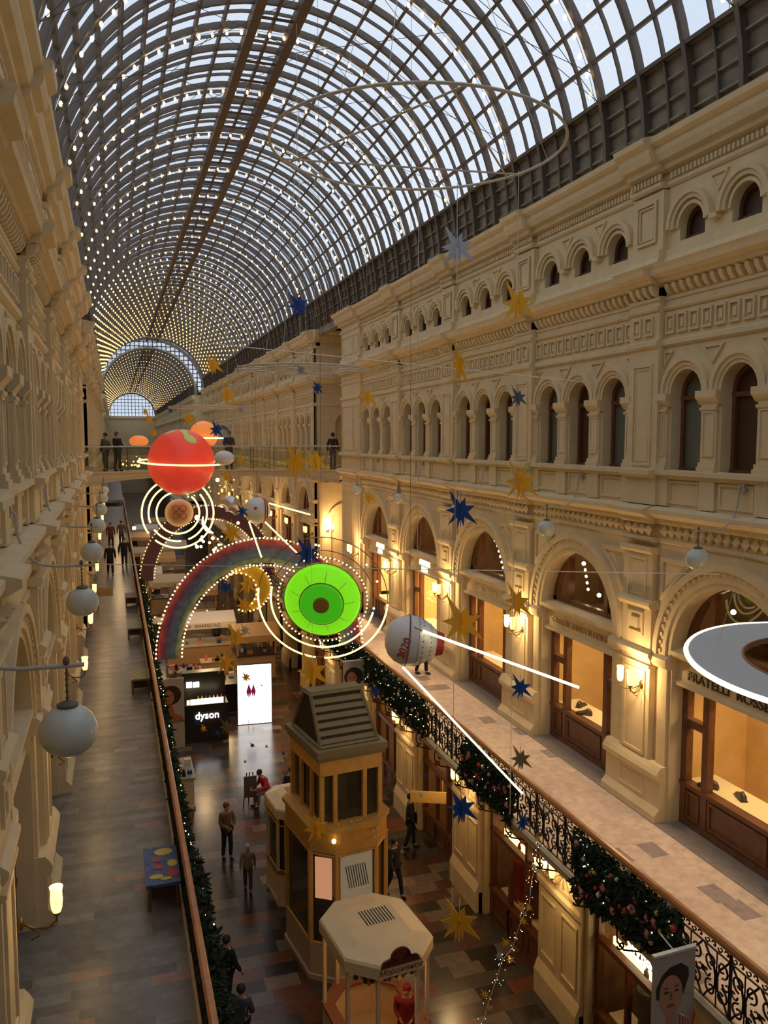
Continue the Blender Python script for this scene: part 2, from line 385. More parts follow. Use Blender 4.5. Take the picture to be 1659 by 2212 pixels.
# ---- vault: ribs, purlins, glass, dark boards, crown walkway
def vp(t, r=VR): return (VX+r*cos(t), VZ+r*sin(t))
m = MB(); RS = .66
def rib_arc(m, y, w_, r0, r1, a0, a1, n=40):
    rings = []
    for k in range(n+1):
        t = rad(a0+(a1-a0)*k/n); (xa, za), (xb, zb) = vp(t, r0), vp(t, r1)
        rings.append([(xa, y-w_/2, za), (xa, y+w_/2, za), (xb, y+w_/2, zb), (xb, y-w_/2, zb)])
    m.loft(rings)
def vault(y0, n, name):
    a = MB(); rib_arc(a, 0, .06, VR-.11, VR+.05, 0, 180); rib_arc(a, 0, .10, VR-.12, VR-.095, 0, 180)
    o = struct(a.build(name, STEEL)); o.location = (0, y0, 0); arr(o, n, 1.32)
    o2 = MB(); rib_arc(o2, 0, .045, VR-.04, VR+.04, 0, 180); q = struct(o2.build(name, STEEL)); q.location = (0, y0+.66, 0); arr(q, n, 1.32)
ceil_n = [0]
vault(23.44-36*1.32, 92, 'ceiling'); vault(Y4, 76, 'ceiling')
PUR = [83.9-7.75*k for k in range(1, 10)]+[95.4+7.85*k for k in range(1, 10)]
a = MB()
for (ya, yb) in ((Y0, Y3+.5), (Y4, Y5)):
    for t in PUR:
        x, z = vp(rad(t), VR-.05); u = Vector((cos(rad(t)), 0, sin(rad(t)))); v_ = Vector((-u.z, 0, u.x))
        w_, h = .035, .06
        q = [Vector((x, 0, z))+u*h*p+v_*w_*s_ for p, s_ in ((-1, -1), (-1, 1), (1, 1), (1, -1))]
        a.loft([[(c.x, ya, c.z) for c in q], [(c.x, yb, c.z) for c in q]])
struct(a.build('ceiling', STEEL))
a = MB()
for (ya, yb) in ((Y0, Y3+.5), (Y4, Y5)):
    for t, w_, h in ((95.4, .12, .16), (83.9, .12, .16), (89.7, .035, .06)):
        x, z = vp(rad(t), VR-.16 if h > .1 else VR-.1); a.box(x-w_, x+w_, ya, yb, z-h, z+h)
    k = 0; y = ya+.3
    while y < min(yb, 130): a.box(vp(rad(95.4))[0], vp(rad(83.9))[0], y, y+.05, VZ+VR-.3, VZ+VR-.24); y += 1.32
struct(a.build('ceiling', STEELD))
for (ya, yb) in ((Y0, Y3+.5), (Y4, Y5)):
    a = MB(); rings = [[(vp(rad(14.3+151.4*k/40), VR+.07)[0], y, vp(rad(14.3+151.4*k/40), VR+.07)[1]) for k in range(41)] for y in (ya, yb)]
    a.loft(rings, close=False, cap=False); struct(a.build('window_1' if ya < 50 else 'window_2', ROOFGLASS, recalc=False))
a = MB()
for (ya, yb) in ((Y0, Y3+.5), (Y4, Y5)):
    for sg in (1, -1):
        pr = []
        for k in range(6):
            t = rad(-3+17.3*k/5); t = t if sg > 0 else pi-t; pr.append(vp(t, VR+.08))
        for k in range(5, -1, -1):
            t = rad(-3+17.3*k/5); t = t if sg > 0 else pi-t; pr.append(vp(t, VR+.35))
        a.prism(pr, ya, yb, 'y')
        for kk in (1, 2, 3, 4):
            t = rad(14.3*kk/4.0-.5); t = t if sg > 0 else pi-t; x, z = vp(t, VR+.03); a.box(x-.05, x+.05, ya, yb, z-.02, z+.02)
struct(a.build('trim_1', BAND))
# thin stay rods fanning under the roof arches (every sixth arch)
a = MB()
for k in range(0, 22):
    y = 7.6+k*3.96
    for sg in (1, -1):
        for t0, t1 in ((14, 75), (14, 105), (20, 130)):
            p = vp(rad(t0 if sg > 0 else 180-t0), VR-.15); q = vp(rad(t1 if sg > 0 else 180-t1), VR-.15)
            a.tube([(p[0], y, p[1]), (q[0], y, q[1])], .009, 3, cap=False)
struct(a.build('trim_2', CABLE))
# far crossing: glazed gable above the second vault, and side walls; end wall with lunette
def gable(y, r0, r1, name, nsp, full=False):
    fm = MB()
    for r in (r1,):
        rings = []
        for k in range(33):
            t = pi*k/32; xa, za = vp(t, r); xb, zb = vp(t, r-.35); rings.append([(xa, y-.15, za), (xa, y+.15, za), (xb, y+.15, zb), (xb, y-.15, zb)])
        fm.loft(rings)
    n = nsp
    for k in range(1, n):
        x = VX-r1+2*r1*k/n; h = math.sqrt(max(0, r1*r1-(x-VX)**2)); lo = math.sqrt(max(0, r0*r0-(x-VX)**2)) if not full else 0
        fm.box(x-.06, x+.06, y-.05, y+.05, VZ+lo, VZ+h)
    for k in range(1, n//2):
        z = 2*r1*k/n; h = math.sqrt(r1*r1-z*z); lo = math.sqrt(max(0, r0*r0-z*z)) if not full else 0
        if full: fm.box(VX-h, VX+h, y-.05, y+.05, VZ+z-.06, VZ+z+.06)
        else:
            fm.box(VX-h, VX-lo, y-.05, y+.05, VZ+z-.06, VZ+z+.06); fm.box(VX+lo, VX+h, y-.05, y+.05, VZ+z-.06, VZ+z+.06)
    w_ = struct(fm.build(name, STEEL))
    g = MB(); t = [pi*k/24 for k in range(25)]
    g.loft([[(VX+r1*cos(q), y+.1, VZ+r1*sin(q)) for q in t], [(VX+r0*cos(q), y+.1, VZ+r0*sin(q)) for q in t]], close=False, cap=False)
    struct(g.build('pane', ROOFGLASS, w_, recalc=False))
gable(Y4, VR+.06, VR+1.25, 'window_3', 26); gable(Y5, .01, VR-.1, 'window_4', 14, True)
a = MB()
rings = []                                       # dark mouth arch of the second vault
for k in range(33):
    t = pi*k/32; xa, za = vp(t, VR+.1); xb, zb = vp(t, VR-.1); rings.append([(xa, Y4-.3, za), (xa, Y4+.6, za), (xb, Y4+.6, zb), (xb, Y4-.3, zb)])
a.loft(rings); struct(a.build('trim_3', BAND))
a = MB(); a.box(XL-3, XR+3, Y5, Y5+.5, G, VZ); 
a.box(XL-3.5, XR+3.5, Y5-.3, Y5, VZ-.6, VZ); a.box(XL-3.5, XR+3.5, Y5-.2, Y5, -1.8, -1.2); struct(a.build('wall_far', PLASTER))
a = MB(); a.box(-8, 17, Y0-.4, Y0-.2, G-.2, 12)
struct(a.build('wall_back', PLASTER))
# outside of the shops, so no sky leaks in
a = MB(); a.box(XR+5, XR+5.2, Y0-.3, Y5, G, 6.4); a.box(XL-5.2, XL-5, Y0-.3, Y5, G, 6.4)
a.box(XR+.3, XR+5.2, Y0-.3, Y5, 5.9, 6.1); a.box(XL-5.2, XL-.3, Y0-.3, Y5, 5.9, 6.1); struct(a.build('wall_outer', PLASTER))
a = MB(); a.box(XR+.6, XR+5, Y0-.3, Y5, -1.75, -1.5); a.box(XL-5, XL-.6, Y0-.3, Y5, -1.75, -1.5); struct(a.build('floor_upper', PLASTER))
# ---- floors
FG = tiles('ground_slabs', [((.075, .062, .05), 5), ((.17, .058, .03), 3), ((.03, .024, .02), 4), ((.17, .13, .095), 2), ((.10, .048, .03), 3), ((.24, .17, .11), .7)], .80, .46, .22)
FLT = tiles('grey_slabs', [((.225, .205, .18), 7), ((.26, .24, .21), 5), ((.185, .165, .145), 4), ((.33, .30, .25), 1.2), ((.40, .24, .16), .45)], .52, .21, .3)
FRT = tiles('pink_slabs', [((.84, .66, .55), 16), ((.88, .70, .59), 12), ((.42, .34, .33), 1.5), ((.62, .48, .36), .8)], .36, .52, .3)
a = MB(); a.box(XL-5.2, XR+5.2, Y0-.3, Y5, G-.3, G); struct(a.build('floor', FG))
a = MB(); a.box(XL-3.2, LX-.0, Y0-.3, Y3, F2-.06, F2); a.box(XL-3.2, LX-.62, Y0-.3, Y3, F2-.32, F2-.06); a.box(XL-3.2, LX+.1, Y4, Y5, F2-.32, F2); struct(a.build('floor_left_gallery', FLT))
a = MB(); a.box(RX+.0, XR+3.2, Y0-.3, Y3, F2-.06, F2); a.box(RX+.62, XR+3.2, Y0-.3, Y3, F2-.32, F2-.06); a.box(RX-.1, XR+3.2, Y4, Y5, F2-.32, F2); struct(a.build('floor_right_gallery', FRT))
# stone kerb strips
a = MB(); a.box(XR-.28, XR+.4, Y0-.3, Y1, F2, F2+.012)
struct(a.build('trim_4', mat('grey_kerb', (.30, .26, .24), .4, var=.15)))
# gallery fascia and cove below
FAS = mat('fascia_cream', (.62, .53, .37), .6, var=.12, scale=3)
for sg, xe, nm in ((1, RX, 'trim_5'), (-1, LX, 'trim_6')):
    a = MB(); pr = [(xe-sg*.05, F2+.10), (xe-sg*.10, F2+.06), (xe-sg*.07, F2-.0), (xe-sg*.05, F2-.10), (xe+sg*.02, F2-.14), (xe+sg*.3, F2-.2), (xe+sg*.62, F2-.33), (xe+sg*.62, F2-.07), (xe+sg*.05, F2-.07), (xe+sg*.05, F2+.10)]
    a.prism(pr, Y0-.3, Y3, 'y'); struct(a.build(nm, FAS))
# ---- ground floor wall (both sides), with wide shop openings
def ground_bay(f, name, x0, s0):
    g = lambda s, d, z: f(s, d, z)
    m = MB(g); H = 1.5; o = 2.515
    zt = -9.35
    out = [(o-H, G)]+[(o-H+.3*(1-cos(pi/2*k/5)), zt-.3+.3*sin(pi/2*k/5)) for k in range(6)]+[(o+H-.3+.3*sin(pi/2*k/5), zt-.3+.3*cos(pi/2*k/5)) for k in range(6)]+[(o+H, G)]
    out[1] = (o-H, zt-.3)
    wall_open(m, 0, P, G, F2-.3, [out], .35)
    for a_, b_ in ((0, o-H-.12), (o+H+.12, P)):
        bx(m, a_, b_, 0, .1, G, -8.6); bx(m, a_, b_, 0, .2, G, G+.55); run(m, [(.2, G+.55), (.15, G+.68), (.11, G+.78)], a_, b_); run(m, [(.12, -8.6), (.2, -8.5), (.2, -8.4), (.05, -8.3)], a_, b_)
        run(m, [(.1, -10.0), (.16, -9.95), (.16, -9.85), (.1, -9.8)], a_, b_)
    c0 = 0 if False else 0
    frame(m, .12, o-H-.25, -11.6, -10.2, .1, .13, .05); frame(m, o+H+.25, P-.12, -11.6, -10.2, .1, .13, .05)
    frame(m, .12, o-H-.25, -9.7, -8.7, .1, .13, .05); frame(m, o+H+.25, P-.12, -9.7, -8.7, .1, .13, .05)
    o_ = struct(m.build(name, PLASTER)); o_.location = (0, s0, 0); arr(o_, 17, P); return o_
FGR = lambda s, d, z: (XG-d, s, z)
FGL = lambda s, d, z: (-.6+d, s, z)
ground_bay(FGR, 'wall_ground_right', XG, 15.2-3*P); ground_bay(FGL, 'wall_ground_left', -.6, 15.2-3*P)
# ---- windows of the two upper rows
def up_window(f, c, h, zb, zs, kind, idx, y):
    dp = .27 if zb < 0 else .2; m = MB(lambda s, d, z: f(s, d-dp, z))
    archivolt(m, 0, zs, h-.09, h, -.04, .06, 10); bx(m, -h, -h+.08, -.04, .06, zb, zs); bx(m, h-.08, h, -.04, .06, zb, zs); bx(m, -h, h, -.04, .08, zb, zb+.08)
    if zb < 0: bx(m, -h, h, -.04, .07, zs-.12, zs-.04)
    o = m.build('window_%d' % idx, WOOD if zb < 0 else UPDOOR); struct(o)
    g = MB(m.f); n = 12; g.poly([(-h+.04, 0, zb+.04)]+[(-(h-.05)*cos(pi*k/n), 0, zs+(h-.05)*sin(pi*k/n)) for k in range(n+1)]+[(h-.04, 0, zb+.04)])
    gm = UPGLASS if kind == 0 else UPDOOR
    p = struct(g.build('pane', gm, o, recalc=False)); o.location = (0, y, 0)
    return o
wi = 10
for f in (FR, FL):
    A = [up_window(f, 0, .43, -.6, .86, k, wi+k, S0-P+WC[0]) for k in (0, 1)]; B = up_window(f, 0, .34, 3.64, 3.88, 1, wi+2, S0-P+WC[0]); wi += 3
    first = [True, True, True]
    for base in [S0+P*k for k in range(-2, 4)]+[Y2+P*k for k in range(11)]:
        for j, c in enumerate(WC):
            far = base > 70
            k = (int((base*7+j*5)) % 3 == 0) * 1
            if base > S0+1 and base < S0+P*3 and f is FR: k = 1 if j == 1 else 0
            if base < S0+.1 and base > S0-P-1 and f is FR: k = 1 if j == 1 else 0
            o = dup(A[k]); o.location = (0, base+c, 0); o.name = 'window_%d' % wi; wi += 1
            o = dup(B); o.location = (0, base+c, 0); o.name = 'window_%d' % wi; wi += 1
    for q in A+[B]:
        for ch in list(q.children): bpy.data.objects.remove(ch)
        bpy.data.objects.remove(q)
# ---- shopfronts of the gallery floor
SHOPW = mat('shop_wall_warm', (.80, .56, .26), .8, var=.1, scale=2)
SHOPF = mat('shop_floor', (.35, .2, .1), .5)
SHELF = mat('display_shelf', (.85, .72, .45), .5)
SHOE = mat('dark_leather', (.05, .035, .03), .35)
SHOPLIGHT = mat('shop_downlight', (1, .85, .55), .5, emit=14, ecol=(1, .78, .42), sampling='NONE')
def shopfront_mesh(f):
    m = MB(f); D0, D1 = -.40, -.28
    zt, zf = -4.6, F2
    xs = [-1.55, -.85, .85, 1.47]
    for x, w_ in ((-1.55, .16), (-.93, .16), (.80, .16), (1.39, .16)): bx(m, x, x+w_, D0-.01, D1+.015, zf, zt)
    bx(m, -1.55, 1.55, D0, D1+.02, zf, zf+.14); bx(m, -1.55, 1.55, D0, D1, zf+.14, zf+.78); bx(m, -1.55, 1.55, D0-.02, D1+.04, zf+.78, zf+.86)
    bx(m, -1.55, 1.55, D0, D1, zt-.12, zt)
    for a_, b_ in ((-1.45, -.9), (.9, 1.42)): bx(m, a_, b_, D0, D1, zt-.85, zt-.7); bx(m, a_, b_, D0, D1+.03, zt-.72, zt-.68)
    for a_, b_ in ((-1.38, -.97), (-.72, .74), (.99, 1.35)): frame(m, a_, b_, zf+.2, zf+.72, D1, D1+.03, .05)
    # lunette
    archivolt(m, 0, -3.95, 1.37, 1.55, D0, D1, 20); bx(m, -1.5, 1.5, D0, D1, -3.97, -3.82)
    for x in (-.86, .74): 
        h = math.sqrt(1.5**2-x*x); bx(m, x, x+.14, D0, D1+.01, -3.9, -3.95+h-.1)
    return m
def shopfront_glass(f):
    g = MB(f); D = -.35
    for a_, b_ in ((-1.4, -.92), (-.78, .81), (.95, 1.4)): g.poly([(a_, D, F2+.85), (b_, D, F2+.85), (b_, D, -4.7), (a_, D, -4.7)])
    n = 20; g.poly([(-1.42*cos(pi*k/n), D, -3.95+1.42*sin(pi*k/n)) for k in range(n+1)])
    return g
SF = {}
def shopfront(f, y, label, near, side):
    if side not in SF:
        o = shopfront_mesh(f).build('frame', WOOD); g = shopfront_glass(f).build('pane', SHOPGLASS, recalc=False); SF[side] = (o, g); first = True
    else:
        a_, b_ = SF[side]; o = a_.copy(); g = b_.copy(); COL.objects.link(o); COL.objects.link(g)
    t = thing('shopfront', label, 'shopfront', (0, y, 0)); o.parent = t; g.parent = t
    return t
def room(f, y, dep=2.4, col=SHOPW, zb=F2, zt=-2.3, h=2.2, d0=-.5):
    m = MB(f); m.box(y-h, y+h, -dep-.1+d0+.5, -dep+d0+.5, zb, zt); m.box(y-h-.06, y-h, -dep, d0, zb, zt); m.box(y+h, y+h+.06, -dep, d0, zb, zt)
    m.box(y-h, y+h, -dep, d0, zt, zt+.06); m.box(y-h, y+h, -dep, d0, zb, zb+.01)
    return struct(m.build('wall_shop', col))
def shoplight(f, y, z, d, W, sz=1.6):
    l = bpy.data.lights.new('shop_light', 'AREA'); l.shape = 'RECTANGLE'; l.size = .5; l.size_y = sz*1.2; l.energy = W; l.color = (1, .74, .36)
    o = bpy.data.objects.new('shop_light', l); COL.objects.link(o); o.location = f(y, d, z); return o
RL = ['shopfront between brown mullions of the right gallery under the Fratelli sign', 'shopfront of the right gallery under the arch signed Zanotti Design', 'shopfront of the right gallery under pale serif sign lettering, lunette full of lights', 'shopfront of the right gallery under the nearer lit Armani Jeans sign', 'shopfront of the right gallery under the farther lit Armani Jeans sign']
RL = ['brown shopfront nearest the camera on the right gallery, shoes on a lit shelf', 'brown shopfront on the right gallery behind the long straight light tube', 'brown shopfront on the right gallery beside the white capsule, third from the camera', 'brown shopfront on the right gallery under the nearer of two lit two-line signs', 'brown shopfront on the right gallery under the farther of two lit two-line signs']
LUNW = mat('lunette_room', (.34, .20, .10), .8, var=.3, scale=1.5)
for k in range(-1, 4):
    y = S0+P*k+OC
    shopfront(FR, y, RL[k+1], True, 'R'); room(FR, y, 2.4, SHOPW, F2, -4.3); room(FR, y, 2.0, LUNW, -4.24, -2.3); shoplight(FR, y, -2.4, -1.2, 9)
    shoplight(FR, y, -4.36, -1.5, SHOP_W*(2.2 if k in (2, 3) else .55))
    shoplight(FR, y, -4.9, -.75, 16, 2.2)
    m = MB(FR); m.box(y-1.5, y+1.5, -1.05, -.45, F2+.78, F2+.86); 
    sh = m.build('display_shelf', SHELF); tag(sh, ['cream display shelf with three shoes in the nearest gallery shopfront', 'cream display shelf with shoes behind the long straight light tube', 'cream display shelf in the third gallery shopfront from the camera', 'cream display shelf under the nearer of two lit signs', 'cream display shelf under the farther of two lit signs'][k+1], 'shelf')
# lunette inside: hanging pendant bulbs
m = MB(); m.ball((0, 0, 0), .05, 8, 6); 
pb = m.build('pendant_bulb', SHOPLIGHT); tag(pb, 'bright round bulb low in the lunette behind the white capsule\'s light tube', 'light bulb'); pb.location = (XR+.7, S0+OC+.15, -3.62)
for (x, y, z, l_) in ((XR+.8, S0+OC+1.0, -3.0, 'round bulb high on the left inside the same lunette as the low bright bulb'), (XR+.8, S0+P+OC+.9, -3.0, 'round bulb inside the third shop lunette of the right gallery'), (XR+.8, S0+2*P+OC+.2, -2.9, 'round bulb inside the fourth shop lunette of the right gallery'), (XR+.8, S0+3*P+OC+.2, -2.85, 'round bulb inside the fifth shop lunette of the right gallery'), (XR+.9, S0-P+OC+1.0, -3.2, 'round bulb inside the shop lunette above the white light ring')):
    dup(pb, (x, y, z), l_)
bi = 0
for k, n in ((0, 5), (1, 7), (2, 6), (3, 3)):
    t = thing('light_string', ['string of small lights inside the shop lunette above the long light tube', 'string of small lights inside the lunette beside the white capsule', 'string of small lights inside the nearer lunette over a lit sign', 'string of small lights inside the farther lunette over a lit sign'][k], 'light string', (XR+.75, S0+k*P+OC, -3.4))
    for j in range(n):
        b = MB(); b.ball((0, .75-.1*j if k else .9-.05*j, .42-.15*j), .035, 6, 4); b.build('bulb', SHOPLIGHT, t)
# interior dark cabinets & shelving with dark goods in the nearest shop
def shoe_mesh(L=.29):
    m = MB(); rings = []
    for u, w_, h in ((0, .03, .05), (.03, .045, .10), (.08, .045, .12), (.12, .045, .085), (.18, .052, .06), (.24, .05, .045), (.28, .025, .03), (.29, .01, .015)):
        rings.append([(u, w_*cos(a), h*max(0, sin(a))*1.0+.0 if sin(a) > 0 else 0) for a in [2*pi*k/10 for k in range(10)]])
    m.loft(rings); m.box(-.0, .06, -.035, .035, -.012, .0); m.box(0.0, .28, -.045, .045, -.012, .003)
    return m
s0_ = shoe_mesh().build('dress_shoe', SHOE, smooth=True); 
SHZ = F2+.872
spots = [(XR+.62, 12.35, 2.2, 'dark shoe at the far left end of the nearest lit display shelf'), (XR+.68, 11.75, 1.2, 'dark shoe beside the thick mullion on the nearest lit display shelf'), (XR+.62, 11.0, .3, 'dark shoe nearest the price card on the nearest display shelf'), (XR+.9, 11.25, .2, 'dark shoe at the back of the nearest lit display shelf'),
         (XR+.62, 17.35, .5, 'dark shoe on the display shelf behind the end of the long light tube'), (XR+.66, 16.75, 2.4, 'dark shoe farther right on the display shelf behind the long light tube')]
for i, (x, y, r, l_) in enumerate(spots):
    o = s0_ if i == 0 else dup(s0_)
    o.location = (x, y, SHZ); o.rotation_euler = (0, 0, r); tag(o, l_, 'shoe'); o.scale = (1.35, 1.45, 1.35)
m = MB(); m.box(XR+.52, XR+.535, 10.15, 10.5, SHZ, SHZ+.26); pc = m.build('price_card', mat('pink_card', (.75, .38, .26), .6)); tag(pc, 'small pinkish price card standing on the nearest shop display shelf', 'price card')
text('card_lettering', '50%', .12, IRON, face_mtx((XR+.515, 10.33, SHZ+.14), (-1, 0, 0)), pc, .001)
m = MB(); 
for z in (F2+.9, F2+1.45, F2+2.0, F2+2.6): m.box(XR+2.0, XR+2.38, 9.6, 11.35, z, z+.05)
m.box(XR+2.0, XR+2.38, 11.35, 11.45, F2, -4.2); cb = m.build('shelving_unit', WOOD); tag(cb, 'tall brown shelving unit with shoes inside the nearest gallery shop', 'shelving')
for i, (z, y) in enumerate([(F2+.95, 11.05), (F2+.95, 10.6), (F2+1.5, 11.05), (F2+1.5, 10.65), (F2+2.05, 11.0), (F2+2.05, 10.6)]):
    o = dup(s0_); o.location = (XR+2.1, y, z+.012); o.rotation_euler = (0, 0, pi+.4); o['label'] = 'dark shoe on the %s board of the shelving unit, %s' % (['lowest', 'lowest', 'middle', 'middle', 'upper', 'upper'][i], ['farther left', 'farther right'][i % 2])
m = MB(); m.box(XR+1.2, XR+2.2, 15.6, 15.9, F2, -4.8); d_ = m.build('wardrobe_panel', UPDOOR); tag(d_, 'dark tall panel inside the shop behind the long light tube', 'partition')
for k, (yy, w_) in enumerate(((S0-P+OC+1.0, .5), (S0-P+OC-.2, .25), (S0+OC+.3, .3), (S0+OC-.6, .3), (S0+P+OC+.2, .35), (S0+P+OC-.5, .3))):
    m = MB(FR); m.box(yy-w_/2, yy+w_/2, -1.9, -1.6, -3.9, -2.75); o = m.build('hanging_banner', UPDOOR)
    tag(o, 'dark %s hanging panel in the %s shop lunette of the right gallery' % (['left', 'right'][k % 2], ORD[k//2]), 'hanging panel')
# ---- sign lettering of the gallery shops (on the wall band: part of the wall itself)
def sign(body, k, m_, size, z, dy=0, lab='', sx=1):
    o = text('sign_lettering', body, size, m_, face_mtx((XR+.12-.012, S0+P*k+OC+dy, z), (-1, 0, 0)), None, .012, sx=sx)
    tag(o, lab, 'sign'); return o
BRZL = mat('bronze_letters', (.45, .27, .12), .4); DARKL = mat('dark_letters', (.06, .035, .02), .4); PALEL = mat('pale_letters', (.80, .70, .52), .5); LITL = mat('lit_letters', (1, 1, .85), .5, emit=4, ecol=(1, 1, .72))
sign('FRATELLI  ROSSETTI', -1, DARKL, .24, -4.40, 0, 'widely spaced sign letters on the nearest gallery shop, partly behind the light ring', 1.15)
sign('GIUSEPPE ZANOTTI DESIGN', 0, BRZL, .20, -4.36, 0, 'pale raised sign letters over the shopfront behind the long light tube', 1.0)
sign('BALDININI', 1, PALEL, .26, -4.33, 0, 'pale raised sign letters over the third gallery shopfront', .95)
for k, l_ in ((2, 'nearer'), (3, 'farther')):
    sign('ARMANI', k, LITL, .27, -4.26, 0, 'lit upper line of letters on the %s of the two glowing shop signs' % l_, 1.0)
    sign('JEANS', k, LITL, .20, -4.48, 0, 'lit lower line of letters on the %s of the two glowing shop signs' % l_, 1.0)
# far shopfronts and left shopfronts (plain lit doors)
n_ = 0
for k in range(8):
    y = Y2+P*k+OC; shopfront(FR, y, 'brown shopfront on the right gallery beyond the footbridge, %s in its row' % ORD[k], False, 'R')
for k in range(-2, 4):
    y = S0+P*k+OC; shopfront(FL, y, 'brown shopfront on the left gallery, %s from the camera' % ORD[k+2], False, 'L')
for k in range(6):
    shopfront(FL, Y2+P*k+OC, 'brown shopfront on the left gallery beyond the footbridge, %s in its row' % ORD[k], False, 'L')
WARMW = mat('warm_back_wall', (.55, .33, .13), .8)
for f, nm in ((FR, 1), (FL, 2)):
    m = MB(f); m.box(Y2, Y3, -2.4, -2.2, F2, -2.2); m.box(Y2, Y3, -2.4, -.5, -2.2, -2.1)
    if f is FL: m.box(-2, Y1-.2, -2.4, -2.2, F2, -2.2); m.box(-2, Y1-.2, -2.4, -.5, -2.2, -2.1)
    struct(m.build('wall_shop_back', WARMW))
l_pts = [(FR, 50), (FR, 56), (FR, 62), (FR, 70), (FR, 80)]
for f, y in l_pts: shoplight(f, y, -2.3, -1.4, SHOP_W*.6, 3.5)
for y in (1, 7, 13, 22, 31): shoplight(FL, y, -2.3, -1.4, SHOP_W*.06, 3.5)
# ---- ground-floor shopfronts on the right
m = MB(FGR); H = 1.5; zt = -9.35
def gshop():
    m = MB(FGR); D0, D1 = -.30, -.18
    for x, w_ in ((-H, .13), (-.55, .12), (H-.13, .13)): bx(m, x, x+w_, D0-.01, D1+.012, G, zt-.03)
    bx(m, -H, H, D0, D1, G, G+.75); bx(m, -H, H, D0, D1+.04, G+.75, G+.83); bx(m, -H, H, D0, D1, zt-.16, zt-.0); bx(m, -H, H, D0, D1+.03, zt-.95, zt-.83)
    bx(m, .38, .46, D0, D1, G, zt-.9)
    for a_, b_ in ((-1.32, -.6), (-.38, .34), (.5, 1.32)): frame(m, a_, b_, G+.15, G+.65, D1, D1+.03, .05)
    g = MB(FGR)
    for a_, b_ in ((-1.38, -.55), (-.43, 1.38)): g.poly([(a_, -.25, zt-.83), (b_, -.25, zt-.83), (b_, -.25, zt-.15), (a_, -.25, zt-.15)])
    for a_, b_ in ((-1.38, -.55), (-.43, .38), (.46, 1.38)): g.poly([(a_, -.25, G+.83), (b_, -.25, G+.83), (b_, -.25, zt-.95), (a_, -.25, zt-.95)])
    return m, g
a_, b_ = gshop(); gf = a_.build('frame', REDWOOD); gg = b_.build('pane', SHOPGLASS, recalc=False)
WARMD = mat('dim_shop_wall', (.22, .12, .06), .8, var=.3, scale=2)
LITBAND = mat('lit_display_band', (1, .85, .5), .5, emit=2.6, ecol=(1, .72, .30))
for i in range(7):
    y = 15.2+P*(i-1)-2.515
    if i == 0: f_, g_ = gf, gg
    else: f_, g_ = gf.copy(), gg.copy(); COL.objects.link(f_); COL.objects.link(g_)
    t = thing('shopfront', 'dark red-brown ground-floor shopfront below the right gallery, %s along the arcade' % ORD[i], 'shopfront', (0, y, 0)); f_.parent = t; g_.parent = t
    room(FGR, y, 1.6, WARMD if i < 3 else WARMW, G, -8.9, 1.5, -.35)
    shoplight(FGR, y, -9.1, -.95, SHOP_W*.12, 1.6)
    if i in (0, 1, 2):
        b = MB(FGR); b.box(y-1.35, y-.55, -.55, -.5, -10.38, -10.22); b.box(y-.42, y+1.35, -.55, -.5, -10.38, -10.22); b.box(y-.42, y+1.35, -.55, -.5, -9.92, -9.86)
        o = b.build('light_strip', LITBAND); tag(o, 'glowing strip lights behind the upper panes of the %s ground-floor shopfront' % ORD[i], 'light strip')
    if i < 3:
        b = MB(FGR); b.box(y-1.2, y+1.2, -.8, -.34, G+.78, G+.84); o = b.build('display_shelf', SHELF); tag(o, 'pale window shelf inside the %s ground-floor shopfront' % ORD[i], 'shelf')
for i in range(0, 2):
    y = 15.2+P*(i-1)-2.515
    o = text('sign_lettering', 'SWISS', .3, LITL, face_mtx((XG+.49, y+.45, -10.07), (-1, 0, 0)), None, .012); tag(o, 'glowing letters behind the upper panes of the %s ground-floor shopfront' % ORD[i], 'sign')
# mannequins in red behind the second and third ground shopfronts
# ---- railings
def scroll(m, f, c, r, turns, a0, sgn, w_=.016):
    pts = []
    for k in range(15):
        t = k/14; a = a0+sgn*turns*2*pi*t; rr = r*(1-.72*t); pts.append(f(c[0]+rr*cos(a), c[1]+rr*sin(a)))
    m.tube(pts, w_, 3, cap=False)
def iron_panel(x):
    """one metre of cast scrollwork between floor and handrail"""
    m = MB(); f = lambda s, z: (x, s, F2+z); Wd = P/5
    m.box(x-.014, x+.014, 0, Wd, F2+.08, F2+.105); m.box(x-.014, x+.014, 0, Wd, F2+.98, F2+1.0); m.box(x-.012, x+.012, 0, Wd, F2+.84, F2+.855)
    m.box(x-.016, x+.016, -.016, .016, F2-.1, F2+1.0)
    for j in range(2):
        o = j*Wd/2; c = o+Wd/4
        for sg in (-1, 1):
            scroll(m, f, (c+sg*.10, .30), .115, 1.15, pi/2 if sg > 0 else pi/2, -sg); scroll(m, f, (c+sg*.10, .66), .115, 1.15, -pi/2, sg)
            scroll(m, f, (c+sg*.185, .48), .07, .9, pi if sg > 0 else 0, sg)
            m.tube([f(c+sg*.24, .10), f(c+sg*.16, .22), f(c+sg*.03, .34), f(c+sg*.02, .5), f(c+sg*.05, .62), f(c+sg*.17, .76), f(c+sg*.24, .85)], .017, 3, cap=False)
            scroll(m, f, (c+sg*.06, .915), .045, .9, 0, sg, .012); scroll(m, f, (c+sg*.18, .915), .045, .9, 0, -sg, .012)
        m.tube([f(c, .1), f(c, .84)], .013, 4, cap=False); m.ball(f(c, .48), .04, 6, 4, (.5, 1, 1.4)); m.ball(f(o, .48), .035, 6, 4, (.5, 1, 1.4))
    return m
